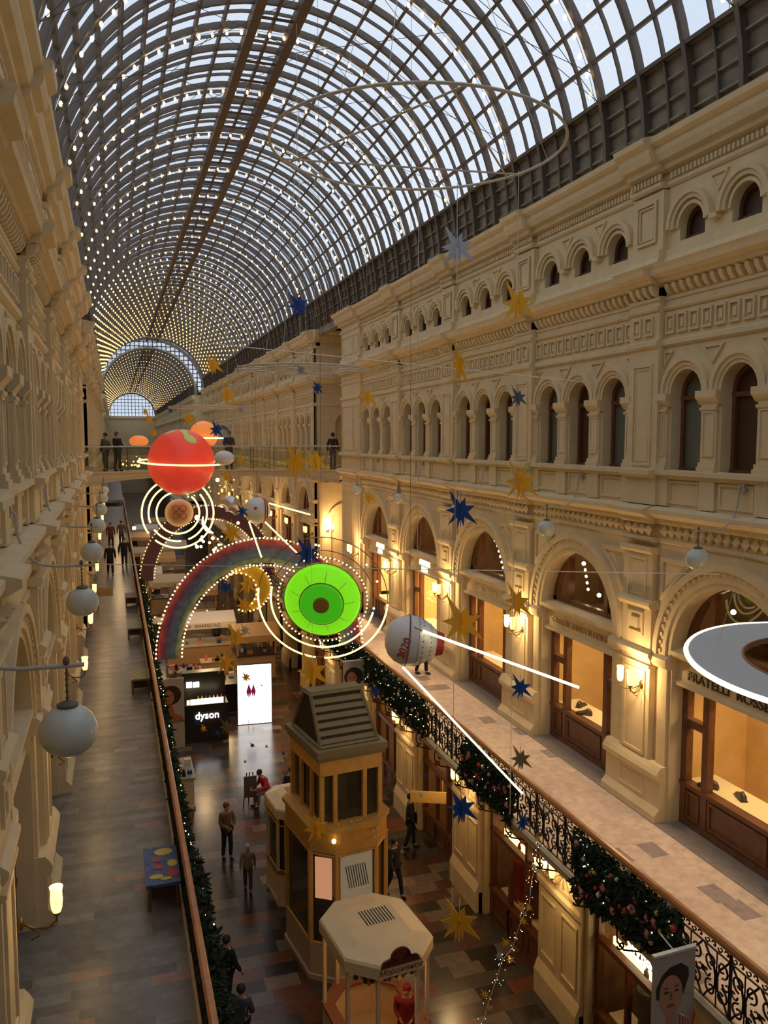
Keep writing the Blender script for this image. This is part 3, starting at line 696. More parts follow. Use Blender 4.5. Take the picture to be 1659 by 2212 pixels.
for sg, x, lab in ((1, RX, 'wrought iron gallery railing with orange-brown handrail along the pink-floored right gallery'), (-1, LX, 'wrought iron gallery railing with orange-brown handrail along the grey-floored left gallery')):
    t = thing('gallery_railing', lab, 'railing', (x, 0, F2))
    m = MB(); m.prism([(-.05, 1.0), (-.048, 1.05), (-.026, 1.085), (.026, 1.085), (.048, 1.05), (.05, 1.0)], Y0, Y3, 'y'); m.build('handrail', RAILWOOD, t)
    pm = iron_panel(0); pm.v = [(a, b, c-F2) for a, b, c in pm.v]; p0 = pm.build('iron_panel', IRON, t)
    p0.location = (0, 1.0, 0); y = 1.0+P/5; n_ = 1
    while y < Y3-1 and n_ < 92: q = p0.copy(); COL.objects.link(q); q.parent = t; q.location = (0, y, 0); y += P/5; n_ += 1
    # scroll brackets below the edge
    m = MB(); s_ = -sg
    for (cx_, cz, r, tn, a0, dr) in ((.02, -.12, .11, 1.2, pi/2, 1), (.10, -.28, .07, 1.1, 0, -1)):
        pts = []
        for k in range(14):
            u = k/13; a = a0+dr*tn*2*pi*u; rr = r*(1-.7*u); pts.append((s_*(cx_-.05+rr*cos(a)), 0, cz+rr*sin(a)))
        m.tube(pts, .016, 4, cap=False)
    m.tube([(s_*.06, 0, .1), (s_*.13, 0, -.05), (s_*.12, 0, -.2), (s_*.0, 0, -.36), (-s_*.3, 0, -.45)], .016, 4)
    b0 = m.build('bracket', IRON, t); y = 1.5; n_ = 0
    while n_ < 40: q = b0 if n_ == 0 else b0.copy(); (COL.objects.link(q) if n_ else None); q.parent = t; q.location = (0, y+n_*P/4, 0); n_ += 1
# ---- garlands of fir on the railings
FIR = mat('fir_green', (.022, .040, .016), .75, var=.4, scale=12)
PINK = mat('bauble_pink', (.75, .25, .30), .35); GOLD = mat('bauble_gold', (.75, .55, .25), .3, .3); CREAMB = mat('bauble_cream', (.8, .72, .6), .4); REDB = mat('bauble_red', (.6, .04, .05), .3); SNOW = mat('frosted_white', (.70, .66, .58), .7)
LITB = mat('fairy_light', (1, .8, .5), .5, emit=6, ecol=(1, .75, .4), sampling='NONE')
def garland(label, x, out, y0, y1, zfun, depth, n, nb, light=1, seed=1, snow=0):
    R = random.Random(seed); t = thing('garland', label, 'garland', (x, y0, F2))
    m = MB(); L = y1-y0
    # woody core
    for q in range(3):
        m.tube([(out*depth*.4, L*k/20, sum(zfun(k/20))/2+(q-1)*.22*(zfun(k/20)[1]-zfun(k/20)[0])) for k in range(21)], .05, 5)
    for i in range(n):
        u = R.random(); lo, hi = zfun(u); z = lo+(hi-lo)*R.random(); y = u*L; px = out*depth*R.random()
        c = Vector((px, y, z)); d = Vector((out*R.uniform(-.2, 1), R.uniform(-1, 1), R.uniform(-1, .5))).normalized(); l = R.uniform(.09, .2)
        s_ = d.cross(Vector((R.uniform(-1, 1), R.uniform(-1, 1), R.uniform(-1, 1)))).normalized()
        e = c+d*l
        for w_ in (s_, s_.cross(d)):
            q = [c-w_*.012, c+w_*.035+d*l*.35, e, c-w_*.035+d*l*.35]; m.poly([tuple(v) for v in q])
    m.build('fir_branches', FIR, t, recalc=False)
    proto = {}
    for i in range(nb):
        u = (i+R.random())/nb; lo, hi = zfun(u); z = lo+(hi-lo)*R.uniform(.1, .9)
        k = R.choice(['pink', 'gold', 'cream', 'pink', 'red'] if not snow else ['cream', 'cream', 'gold', 'pink']); r = .045
        if k not in proto:
            b = MB()
            if k == 'pink':                                   # fabric flower
                for j in range(6): a = j*pi/3; b.ball((0, .035*cos(a), .035*sin(a)), .035, 7, 5, (.5, 1, 1))
                b.ball((out*.01, 0, 0), .02, 6, 4)
            else: b.ball((0, 0, 0), .04, 10, 7); b.tube([(0, 0, .035), (0, 0, .055)], .01, 5)
            o = b.build('flower' if k == 'pink' else 'bauble', {'pink': PINK, 'gold': GOLD, 'cream': CREAMB, 'red': REDB}[k], t, smooth=True); proto[k] = o
        else: o = proto[k].copy(); COL.objects.link(o); o.parent = t
        o.location = (out*(depth+.03), u*L, z); s_ = R.uniform(.8, 1.35); o.scale = (s_, s_, s_)
    if light:
        b = MB()
        for i in range(int(light)):
            u = R.random(); lo, hi = zfun(u); b.ball((out*(depth*R.uniform(.6, 1.1)+.02), u*L, lo+(hi-lo)*R.random()), .011, 5, 4)
        o = b.build('fairy_lights', LITB, t); o['kind'] = 'stuff'
    return t
full = lambda u: (.05+.1*abs(2*u-1)**2, .98)
garland('dark fir garland with pink and white flowers on the right railing, nearest the camera', RX, -1, 8.95, 11.6, lambda u: (-.12+.3*(1-u), .95), .11, 2100, 34, 40, 3)
garland('dark fir garland with pink flowers on the right railing beneath the diagonal light tube', RX, -1, 13.9, 16.3, lambda u: (.0+.05*sin(6*u), .9), .10, 1500, 24, 36, 4)
garland('long frosted fir garland along the far part of the right railing', RX, -1, 18.5, 34, lambda u: (.1, .98), .13, 5200, 50, 160, 5, 1)
garland('dark fir garland with white and pink baubles hung outside the left railing, nearest the camera', LX, 1, 7.6, 13.2, lambda u: (-.25, .75), .26, 4200, 26, 60, 6)
garland('fir garland hung outside the left railing beside the painted bench', LX, 1, 13.6, 18.4, lambda u: (-.1, .8), .16, 2600, 14, 60, 7)
garland('far fir garland hung outside the left railing beyond the painted bench', LX, 1, 18.6, 30, lambda u: (-.1, .85), .18, 4400, 30, 160, 8, 1)
garland('farthest fir garland outside the left railing, towards the footbridge', LX, 1, 30.5, 46, lambda u: (.0, .95), .25, 3800, 40, 160, 9, 1)
# ---- globe lamps on curved arms
def globe(side):
    s_ = 1 if side == 'R' else -1
    t = thing('globe_lamp', '', 'lamp')
    m = MB(); m.ball((0, 0, 0), .2, 24, 16, (1, 1, .93)); m.build('globe', MILK, t, smooth=True)
    m = MB(); m.lathe([(.03, .0), (.07, .0), (.075, .03), (.03, .05)], (0, 0, .165), 14); m.tube([(0, 0, .2), (0, 0, .5)], .008, 5)
    for k in range(6): m.ball((0, 0, .24+.045*k), .015, 5, 4)
    m.ball((0, 0, .5), .03, 8, 5, (.8, .8, 1.4)); m.build('chain', STEEL, t)
    m = MB(); w_ = s_*(.82 if side == 'L' else .85)
    path = [(-s_*.12, 0, .47), (w_*.35, 0, .47), (w_*.6, 0, .50), (w_*.80, 0, .64), (w_*.9, 0, .9), (w_*.92, 0, 1.15), (w_*1.0, 0, 1.22)]
    m.tube(path, .017, 8); m.box(w_*1.0-.03, w_*1.0+.03, -.07, .07, 1.1, 1.32); m.build('arm', mat('arm_paint', (.50, .46, .40), .5), t)
    return t
gl = globe('L'); y = 6.05
for i in range(7):
    o = gl if i == 0 else dup(gl); o.location = (-.36 if i == 0 else -.43, 6.15+4.96*i, -2.06); o['label'] = '%s white globe lamp on a curved arm along the left wall' % ORD[i] if i else 'large white globe lamp nearest the camera, over the grey left gallery'; o['group'] = 'globe lamps along the left wall'
gr = globe('R')
for i in range(5):
    o = gr if i == 0 else dup(gr); o.location = (9.1, 11.27+5.03*i, -1.96); o['label'] = '%s white globe lamp hanging on a curved arm along the right wall' % ORD[i]; o['group'] = 'globe lamps along the right wall'
# ---- wall lanterns
def lantern_glass(m, c):
    m.lathe([(.0, -.17), (.04, -.16), (.06, -.10), (.068, .0), (.062, .09), (.075, .15), (.062, .15), (.05, .09), (0, .085)], c, 14)
def sconce(twin, s_):
    t = thing('wall_lantern', '', 'wall lantern'); offs = (-.17, .17) if twin else (0,)
    for o in offs:
        m = MB(); lantern_glass(m, (-s_*.38, o, .1)); m.build('lantern_glass', LANT, t, smooth=True)
    m = MB()
    for o in offs:
        m.tube([(0, 0, -.12), (-s_*.12, o*.5, -.2), (-s_*.28, o, -.22), (-s_*.37, o, -.16), (-s_*.38, o, -.08)], .014, 6); m.lathe([(.02, -.1), (.045, -.07), (.05, -.05), (.03, -.05)], (-s_*.38, o, .0), 10)
    m.tube([(0, 0, -.1), (-s_*.2, 0, -.3), (-s_*.1, 0, -.34)], .01, 5)
    m.ball((0, 0, -.12), .075, 12, 8, (.4, 1, 1.2)); m.build('bracket', BRASS, t, smooth=True); return t
tw = sconce(True, 1); n_ = 0
def plamp(p, W, r=.08, nm='lantern_light'):
    l = bpy.data.lights.new(nm, 'POINT'); l.energy = W; l.color = (1, .66, .31); l.shadow_soft_size = r
    o = bpy.data.objects.new(nm, l); COL.objects.link(o); o.location = p
for i in range(5):
    o = tw if n_ == 0 else dup(tw); n_ += 1; y = 13.72+P*(i-1) if False else 13.72+P*i
    o.location = (XR-.16, y, -4.72); o['label'] = '%s twin glowing wall lantern on the pilasters of the right gallery' % ORD[i]; o['group'] = 'twin wall lanterns of the right gallery'
    plamp((XR-.62, y, -4.55), SCONCE_W)
plamp((XR-.62, 13.72-P, -4.55), SCONCE_W)
o = dup(tw); o.location = (XR-.16, 13.72-P, -4.72); o['label'] = 'twin wall lantern of the right gallery just outside the right edge of the picture'
for i in range(5):
    o = dup(tw); y = 15.0+P*i; o.location = (XG-.12, y, -9.15); o['label'] = '%s twin glowing wall lantern between the ground-floor shopfronts, under the right gallery' % ORD[i]; o['group'] = 'twin wall lanterns below the right gallery'
    plamp((XG-.62, y, -9.0), SCONCE_W*.75)
o = dup(tw, rz=-pi/2); o.rotation_euler = (0, 0, pi/2); o.location = (10.55, Y2-.12, -4.6); o['label'] = 'twin glowing wall lantern on the wall facing the camera beyond the footbridge'
plamp((10.5, Y2-.6, -4.5), SCONCE_W*2)
sl = sconce(False, -1); ys = [9.75+P*i for i in range(7)]
for i, y in enumerate(ys):
    o = sl if i == 0 else dup(sl); o.location = (XL+.16+.0, y, -5.2+(-.12 if i == 0 else 0)); o['label'] = ('large glowing cylindrical wall lantern at the lower left' if i == 0 else '%s glowing wall lantern along the left gallery wall' % ORD[i]); o['group'] = 'single wall lanterns of the left gallery'
    plamp((XL+.72, y, -5.0), SCONCE_W*.16)
for i in range(8):
    for f_, x, nm in ((1, XR-.16, 'right'), (-1, XL+.16, 'left')):
        o = dup(tw if f_ > 0 else sl); o.location = (x, Y2+.5+P*i, -4.8); o['label'] = '%s wall lantern beyond the footbridge on the %s gallery wall' % (ORD[i], nm)
for y in (52, 64, 78): plamp((8.5, y, -4.6), SCONCE_W*1.5, .3); plamp((.2, y, -4.6), SCONCE_W*.8, .3)
for y in (42, 54, 70, 90): plamp((4.2, y, -8.6), SCONCE_W*1.6, .4, 'stall_light')  # unseen lamps added over the stalls to brighten them
# ---- footbridge
m = MB(); n = 24
def bridge_outline(off):
    return [(XL-3+(XR+3-(XL-3))*k/n, 39.2+off-1.3*0-2.1*(1-((2*k/n-1))**2)*0+ (2.2*(2*k/n-1)**2 if off < 0 else -2.2*(2*k/n-1)**2)*-1*(-1 if off > 0 else 1)*0 - (1.2 if off < 0 else -1.2)) for k in range(n+1)]
BRM = mat('bridge_cream', (.50, .42, .29), .6, var=.05)
Wb = XR-XL
def curve_y(x, front):
    u = (x-XL)/Wb*2-1; return (37.4+1.7*(1-u*u)) if front else (41.4-1.7*(1-u*u))
xs = [XL+Wb*k/24 for k in range(25)]
def arc_z(x): u = (x-XL)/Wb*2-1; return F3-.28-.35*u*u*u*u
for k in range(24):
    a_, b_ = xs[k], xs[k+1]
    m.loft([[(a_, curve_y(a_, 1), F3), (a_, curve_y(a_, 1), arc_z(a_)), (a_, curve_y(a_, 0), arc_z(a_)), (a_, curve_y(a_, 0), F3)], [(b_, curve_y(b_, 1), F3), (b_, curve_y(b_, 1), arc_z(b_)), (b_, curve_y(b_, 0), arc_z(b_)), (b_, curve_y(b_, 0), F3)]])
m.tube([(x, curve_y(x, 1)-.03, F3-.02) for x in xs], .05, 6); m.tube([(x, curve_y(x, 1)-.02, arc_z(x)+.03) for x in xs], .05, 6)
br = m.build('footbridge', BRM); tag(br, 'curved cream footbridge crossing the arcade at the upper level', 'footbridge')
t = thing('bridge_railing', 'glass and steel railing along the footbridge', 'railing', (0, 0, 0))
for front in (1, 0):
    m = MB(); m.tube([(x, curve_y(x, front)+(.06 if front else -.06), F3+1.1) for x in xs], .035, 6); m.build('handrail', mat('pale_rail', (.5, .45, .36), .4, .3), t)
    g = MB()
    for k in range(24): a_, b_ = xs[k]+.03, xs[k+1]-.03; dy = .06 if front else -.06; g.poly([(a_, curve_y(a_, front)+dy, F3+.05), (b_, curve_y(b_, front)+dy, F3+.05), (b_, curve_y(b_, front)+dy, F3+1.04), (a_, curve_y(a_, front)+dy, F3+1.04)])
    g.build('glass_panel', glass('bridge_glass', (.82, .84, .76), .1), t, recalc=False)
    for k in range(0, 25, 2): p = MB(); x = xs[k]; p.tube([(x, curve_y(x, front)+(.06 if front else -.06), F3), (x, curve_y(x, front)+(.06 if front else -.06), F3+1.1)], .02, 5); p.build('post', STEEL, t)
# a second bridge far beyond
m = MB(); m.box(XL+.2, XR-.2, 74, 77, F3-.5, F3); b2 = m.build('footbridge', BRM); tag(b2, 'distant straight footbridge beyond the curved one', 'footbridge')
# ---- roof light strings
bm_ = MB(); bm_.ball((0, 0, 0), .042, 6, 4, (1, 1, 1.6)); 
bproto = None
for r_ in range(21):
    y = 15.52+3.96*r_ if r_ >= 0 else 0
    y = 11.56+3.96*r_+.08
    if y > Y3: break
    t = thing('roof_light_string', 'string of warm bulbs along the roof arch, %s from the camera' % ORD[r_], 'light string', (VX, y, VZ), 0, 'strings of bulbs under the roof')
    m = MB(); m.tube([(x-VX, 0, z-VZ) for x, z in [vp(rad(14+152*k/40), VR-.16) for k in range(41)]], .006, 3, cap=False); m.build('cord', CABLE, t)
    angs = [16+4.1*k for k in range(37)]
    if r_ < 9:
        for a in angs:
            x, z = vp(rad(a), VR-.22)
            if bproto is None: bproto = bm_.build('bulb', BULB, t); o = bproto
            else: o = bproto.copy(); COL.objects.link(o); o.parent = t
            o.location = (x-VX+random.uniform(-.02, .02), random.uniform(-.03, .03), z-VZ)
    else:
        b = MB(); b.ball((0, 0, 0), .042+.002*(r_-9), 4, 3, (1, 1, 1.5)); q0 = None
        for dy in ((0,) if r_ < 10 else (0, 1.98)):
            for a in angs:
                x, z = vp(rad(a+(2 if dy else 0)), VR-.22)
                if q0 is None: q0 = o = b.build('bulb', BULB if r_ < 12 else BULBF, t)
                else: o = q0.copy(); COL.objects.link(o); o.parent = t
                o.location = (x-VX, dy, z-VZ)
m = MB()
for i in range(20):
    for a in [14+4.1*k for k in range(38)]: x, z = vp(rad(a+(2 if i % 2 else 0)), VR-.25); m.ball((x, Y4+1+5*i, z), .052+.0012*i, 4, 3)
o = m.build('roof_lights', BULBF); tag(o, 'mass of tiny warm bulbs under the second, farther roof vault', 'lights', kind='stuff')
# ================================================================ HANGING DECORATIONS
YEL = mat('star_yellow', (1.0, .53, .03), .55); BLU = mat('star_blue', (.012, .07, .34), .45); SIL = mat('star_silver', (.50, .52, .60), .35, .2); GRY = mat('star_bronze', (.26, .21, .14), .4, .4); SLT = mat('star_slate', (.13, .17, .20), .4, .2); VIO = mat('star_lilac', (.38, .35, .46), .45); ORA = mat('star_orange', (.6, .22, .05), .5)
STARM = {'yellow': YEL, 'blue': BLU, 'silver': SIL, 'bronze': GRY, 'slate': SLT, 'lilac': VIO, 'orange': ORA}
TIPS = [(119, 1.0), (73, .58), (22, .62), (-39, .90), (-79.5, .66), (-101.5, .76), (-132, .78), (177, .62)]
def star_outline(r, var=0, mirror=1):
    out = []
    for i, (a, l) in enumerate(TIPS):
        b = TIPS[(i+1) % 8][0]; b = b-360 if b > a else b
        l2 = l*(1+var*random.uniform(-.15, .15))
        out.append((mirror*r*l2*cos(rad(a)), r*l2*sin(rad(a)))); mid = (a+b)/2; out.append((mirror*r*.30*cos(rad(mid)), r*.30*sin(rad(mid))))
    return out
def star_mesh(r=1.0, big=True):
    m = MB(); o = star_outline(r); th = .012
    m.prism(o, -th, th, 'y')
    if big:                                     # a second, narrower plate slotted through at right angles
        q = [(x*.42, z*.88) for x, z in star_outline(r, 0, -1)]; m.prism(q, -th*.9, th*.9, 'x')
    return m
STAR = {}
def star(c, r, col, label, group=None, rz=None, big=True):
    key = (col, big)
    if key not in STAR:
        me = star_mesh(1.0, big).build('hanging_star', STARM[col]); STAR[key] = me; o = me
    else: o = STAR[key].copy(); COL.objects.link(o)
    o.location = c; o.scale = (r, r, r); o.rotation_euler = (0, rad(random.uniform(-10, 10)) if rz is None else 0, rz if rz is not None else -math.atan2(c[0], c[1])+random.uniform(-.25, .25))
    tag(o, label, 'star', group); return o
def cord(name, p, q, label, r=.006, m_=None):
    a = MB(); a.tube([p, q], r, 4); o = a.build(name, m_ or WIRE); tag(o, label, 'wire'); return o
A_, B_ = 1.21, 1.30
def st(L, s): return [((x*s, y*s, z*s), r*s, c, l, rz) for (x, y, z, r, c, l, rz) in L]
for c, r, col, l, rz in st([
    (5.21, 10.20, 1.82, .355, 'yellow', 'golden star highest on the right-hand wire of the near ring', -.5),
    (5.23, 10.20, .57, .18, 'slate', 'small slate grey star below the highest golden one on the right-hand wire', -.3),
    (5.29, 10.20, -.58, .36, 'yellow', 'golden star in front of the dentil band, middle of the right-hand wire', -.45),
    (5.26, 10.20, -2.24, .31, 'yellow', 'golden star just above the twin lantern behind the long light tube', -.9),
    (5.33, 10.20, -3.46, .24, 'blue', 'dark blue star below the end of the long light tube', -.45),
    (5.35, 10.20, -4.49, .24, 'bronze', 'bronze grey star over the pink gallery floor and handrail', -.3),
    (5.40, 10.20, -5.42, .21, 'blue', 'dark blue star against the iron railing under the bronze one', .2)], A_)+st([
    (4.32, 10.20, 2.49, .34, 'silver', 'silvery white star highest on the left-hand wire of the near ring', -.4),
    (4.36, 10.20, .98, .36, 'yellow', 'golden star seen nearly edge-on under the silvery white one', .75),
    (4.40, 10.20, -.95, .33, 'blue', 'dark blue star in front of the arch, middle of the left-hand wire', -.35),
    (4.43, 10.20, -2.47, .44, 'yellow', 'large golden star in front of the white capsule\'s right side', -.4),
    (4.45, 10.20, -5.08, .33, 'blue', 'dark blue star hanging beside the glowing ground-floor lantern', -.2),
    (4.43, 10.20, -6.74, .42, 'yellow', 'large golden star hanging lowest, beside the cream kiosk roof', -.42)], B_):
    star(c, r, col, l, rz=rz)
cord('hanging_wire', (6.29, 12.36, 4.3), (6.29, 12.36, -6.4), 'thin vertical wire at the right of the near ring, stringing seven stars')
cord('hanging_wire', (5.61, 13.26, 4.3), (5.61, 13.26, -8.6), 'thin vertical wire at the middle of the near ring, with the silvery star')
cord('hanging_wire', (5.02, 13.53, 4.3), (5.02, 13.53, -2.0), 'thin vertical wire at the left of the near ring, without stars')
OTH = [(4.02,18.50,2.99,.40,'blue','dark blue star in front of the roof edge, left of the near ring'), (4.55,19.00,1.20,.22,'blue','small blue star just below the white lattice frame'), (4.16,19.00,1.60,.19,'lilac','pale lilac star hanging within the white lattice frame'),
 (2.74,24.00,2.11,.41,'yellow','upper golden star left of the white lattice frame'), (3.13,24.00,1.27,.42,'yellow','golden star below the upper one, left of the white lattice frame'), (5.91,19.50,1.03,.34,'yellow','golden star right below the right end of the white lattice frame'),
 (3.93,18.50,-.52,.53,'yellow','larger golden star of the pair in front of the footbridge railing'), (4.62,19.50,-.53,.46,'yellow','right-hand golden star of the pair in front of the footbridge railing'), (3.05,21.00,-1.81,.25,'blue','small blue star between the silver crescent and the white sphere'),
 (3.83,17.00,-2.39,.43,'blue','dark blue star at the end of the far light rods, over the rainbow arch'), (2.91,22.00,-2.44,.44,'yellow','golden star above the crown of the rainbow arch'), (5.95,19.50,-1.42,.27,'yellow','golden star at the edge of the third upper arch, right of the footbridge'),
 (3.69,16.00,-4.65,.50,'yellow','golden star under the green disc\'s light rings'), (3.17,13.50,-6.71,.36,'yellow','golden star beside the glowing bulb on the golden kiosk tower'), (2.46,18.00,-4.30,.34,'yellow','golden star above the top of the bright screen, upper of two'),
 (2.20,18.00,-4.88,.36,'yellow','golden star left of the bright screen, lower of two'), (2.65,18.00,-5.23,.17,'yellow','small golden star in front of the bright screen'), (2.73,22.00,-3.90,.31,'blue','blue star left of the yellow crescent moon'),
 (3.47,23.00,-4.03,.42,'yellow','golden star at the upper side of the yellow crescent moon'), (3.37,23.00,-4.63,.39,'yellow','golden star at the lower side of the yellow crescent moon'), (3.14,27.00,.32,.37,'blue','blue star at the upper right of the red planet'),
 (2.54,30.00,.73,.40,'yellow','golden star directly above the red planet'), (3.65,29.00,.24,.28,'silver','silvery star behind the blue one by the red planet'), (1.75,44.00,1.06,.38,'yellow','middle star of three golden ones under the far lunette'),
 (1.99,44.00,.35,.34,'yellow','lowest star of three golden ones under the far lunette'), (1.65,46.00,1.49,.30,'yellow','highest star of three golden ones under the far lunette'), (2.94,46.00,1.56,.22,'blue','tiny blue star right of the far lunette'),
 (4.70,15.00,-4.85,.19,'blue','blue star right above the louvred tower roof'), (5.44,17.50,-3.88,.17,'blue','blue star at the right tip of the green disc\'s outer light ring'), (2.79,19.00,-4.41,.20,'silver','small silvery star between the screen and the green disc\'s ring'),
 (2.70,22.00,-7.71,.31,'bronze','bronze grey star left of the bright screen\'s foot'), (2.17,25.00,-8.52,.15,'blue','left blue star of the small cluster below the black counter'), (2.37,25.00,-8.73,.17,'yellow','small golden star between two blue ones below the black counter'),
 (2.79,25.00,-8.92,.14,'blue','right blue star of the small cluster below the black counter'), (4.95,34.00,1.22,.22,'lilac','lilac star over the far upper windows'), (4.02,28.00,2.30,.15,'lilac','tiny lilac star left of the white lattice frame'),
 (3.61,25.00,-.59,.20,'yellow','small golden star behind the red planet\'s right end of ring'), (3.19,25.00,-1.10,.25,'yellow','golden star at the lower right of the red planet'), (3.69,24.00,-9.06,.13,'blue','tiny blue star low over the lit ground floor, nearest the screen'),
 (4.11,24.00,-9.14,.09,'orange','tiny orange star low over the lit ground floor'), (4.62,24.00,-9.42,.11,'blue','tiny blue star low over the ground floor beside the golden tower'), (3.47,24.00,-9.53,.09,'orange','tiny orange star lowest over the lit ground floor'),
 (6.40,17.00,-8.02,.10,'silver','tiny silvery star right of the golden tower'), (6.53,17.00,-7.61,.11,'blue','tiny blue star right of the golden tower')]
for x, y, z, r, c, l in OTH:
    star((x, y, z), r, c, l, big=r > .15)
    if z > -3 and y < 47: 
        pass
for i, (x, y, z0, z1, l) in enumerate([(4.02, 18.5, 9, -.2, 'thin wire holding the blue star and the larger golden star of the pair'), (4.16, 19.0, 6, 1.3, 'thin wire through the pale lilac star'), (5.91, 19.5, 6, -1.4, 'thin wire holding the golden star right of the lattice frame'), (3.13, 24, 6, 1.2, 'thin wire left of the lattice frame'), (3.83, 17, 3, -2.2, 'thin wire above the blue star over the rainbow arch'), (4.62, 19.5, 6, -.4, 'thin wire holding the right-hand golden star of the pair'), (3.69, 16, 0, -4.5, 'thin wire passing in front of the green disc')]):
    cord('hanging_wire', (x, y, z0), (x, y, z1), l, .003)
# chain of small gilt stars and sparkling wire, lower right
ch = [(5.42,9.8,-5.47), (5.40,9.8,-5.8), (5.33,9.8,-6.1), (5.19,9.6,-6.32), (5.07,9.6,-6.5), (4.95,9.6,-6.85), (4.80,9.6,-7.0), (4.72,9.6,-7.25), (4.62,9.6,-7.5), (4.50,9.6,-7.9), (4.40, 9.6, -8.3)]
t = thing('light_string', 'sparkling wire string with tiny lights trailing down at the lower right', 'light string', (0, 0, 0))
m = MB(); m.tube(ch, .004, 4); m.build('cord', WIRE, t)
m = MB(); R = random.Random(11)
for i in range(90):
    u = R.random()*(len(ch)-1); k = int(u); f_ = u-k; p = [ch[k][j]*(1-f_)+ch[k+1][j]*f_+R.uniform(-.07, .07) for j in range(3)]; m.ball(p, .0045, 4, 3)
m.build('fairy_lights', LITB, t)['kind'] = 'stuff'
cl = [(5.07,9.60,-6.26,.085,'yellow'),(5.19,9.60,-6.32,.08,'yellow'),(5.11,9.60,-6.50,.09,'yellow'),(4.85,9.60,-6.75,.095,'yellow'),(4.76,9.60,-6.92,.10,'silver'),(4.92,9.60,-7.01,.10,'yellow'),(4.55,9.60,-7.43,.10,'yellow'),(4.63,9.60,-7.64,.075,'yellow'),(5.42,9.80,-5.47,.07,'yellow'),(5.33,9.80,-6.24,.06,'blue')]
nm = ['left star of the upper trio on the sparkling wire', 'right star of the upper trio on the sparkling wire', 'lowest star of the upper trio on the sparkling wire', 'gilt star in the middle of the sparkling wire, above the pinkish one', 'pinkish silver star on the sparkling wire', 'gilt star right of the pinkish one on the sparkling wire', 'gilt star left of the wire near its lower end', 'lowest gilt star on the sparkling wire', 'topmost gilt star on the sparkling wire', 'tiny blue star on the sparkling wire']
for (x, y, z, r, c), l in zip(cl, nm): star((x, y, z), r, c, 'tiny '+l if not l.startswith('tiny') else l, big=False)
# ---- white ring frames the stars hang from
FRW = mat('frame_white', (.62, .56, .46), .5)
def ring_frame(c, R_, lab, tube_=.03, spokes=6):
    t = thing('star_frame', lab, 'hanging frame', c)
    m = MB(); m.tube([(R_*cos(2*pi*k/64), R_*sin(2*pi*k/64), 0) for k in range(64)], tube_, 6, closed=True); m.build('hoop', FRW, t)
    for k in range(spokes):
        a = 2*pi*k/spokes+.35; b = a+2.2; m = MB(); m.tube([(R_*cos(a), R_*sin(a), 0), (R_*cos(b), R_*sin(b), 0)], tube_*.75, 5); m.build('crossbar', FRW, t)
    m = MB()
    for k in range(3): a = 2*pi*k/3; m.tube([(R_*cos(a), R_*sin(a), 0), (0, 0, 4.5 if c[2] > 3 else 6)], .005, 3)
    m.build('suspension_wire', WIRE, t)
ring_frame((4.35, 11.8, 4.3), 2.15, 'large pale hoop frame with crossbars hanging under the roof, nearest the camera', .022, 3)
ring_frame((4.35, 39.5, 1.5), 1.9, 'pale hoop frame far down the arcade above the red planet', .04, 5)
t = thing('star_frame', 'white lattice frame like a flat snowflake hanging in mid arcade', 'hanging frame', (4.35, 19.85, 1.7))
m = MB(); m.tube([(1.5*cos(2*pi*k/48), 1.5*sin(2*pi*k/48), 0) for k in range(48)], .025, 5, closed=True); m.tube([(.9*cos(2*pi*k/36), .9*sin(2*pi*k/36), 0) for k in range(36)], .02, 5, closed=True); m.build('hoop', FRW, t)
for k in range(6):
    a = pi*k/6+.2; m = MB(); m.tube([(-1.6*cos(a), -1.6*sin(a), 0), (1.6*cos(a), 1.6*sin(a), 0)], .02, 5)
    for sg in (-1, 1):
        for r_ in (.5, 1.0, 1.3):
            for b in (-.5, .5): m.tube([(sg*r_*cos(a), sg*r_*sin(a), 0), (sg*(r_*cos(a)+.3*cos(a+b)), sg*(r_*sin(a)+.3*sin(a+b)), 0)], .013, 4)
    m.build('crossbar', FRW, t)
m = MB(); [m.tube([(1.4*cos(a), 1.4*sin(a), 0), (0, 0, 6)], .005, 3) for a in (0, 2.1, 4.2)]; m.build('suspension_wire', WIRE, t)
cord('cross_cable', (XL+.1, 26, 3.2), (XR-.1, 16, 1.25), 'pale cable slanting across the arcade above the lattice frame', .012)
cord('cross_cable', (XL+.1, 24.5, -3.45), (XR-.1, 11.6, -2.3), 'pale thin cable crossing behind the white capsule', .01)
m = MB(); m.box(-.04, .04, -.01, .01, -.3, .3); m.box(-.03, .03, -.012, .012, -.55, -.3); rd = m.build('red_ribbon', mat('ribbon_red', (.45, .03, .05), .5)); tag(rd, 'narrow red ribbon hanging high under the roof glass', 'ribbon'); rd.location = (5.2, 11.5, 8.1)
# ---- helper: frame with axis
def axis_frame(o, c, ax):
    z = Vector(ax).normalized(); x = Vector((0, 0, 1)).cross(z).normalized(); y = z.cross(x)
    o.matrix_world = Matrix(((x.x, y.x, z.x, c[0]), (x.y, y.y, z.y, c[1]), (x.z, y.z, z.z, c[2]), (0, 0, 0, 1)))
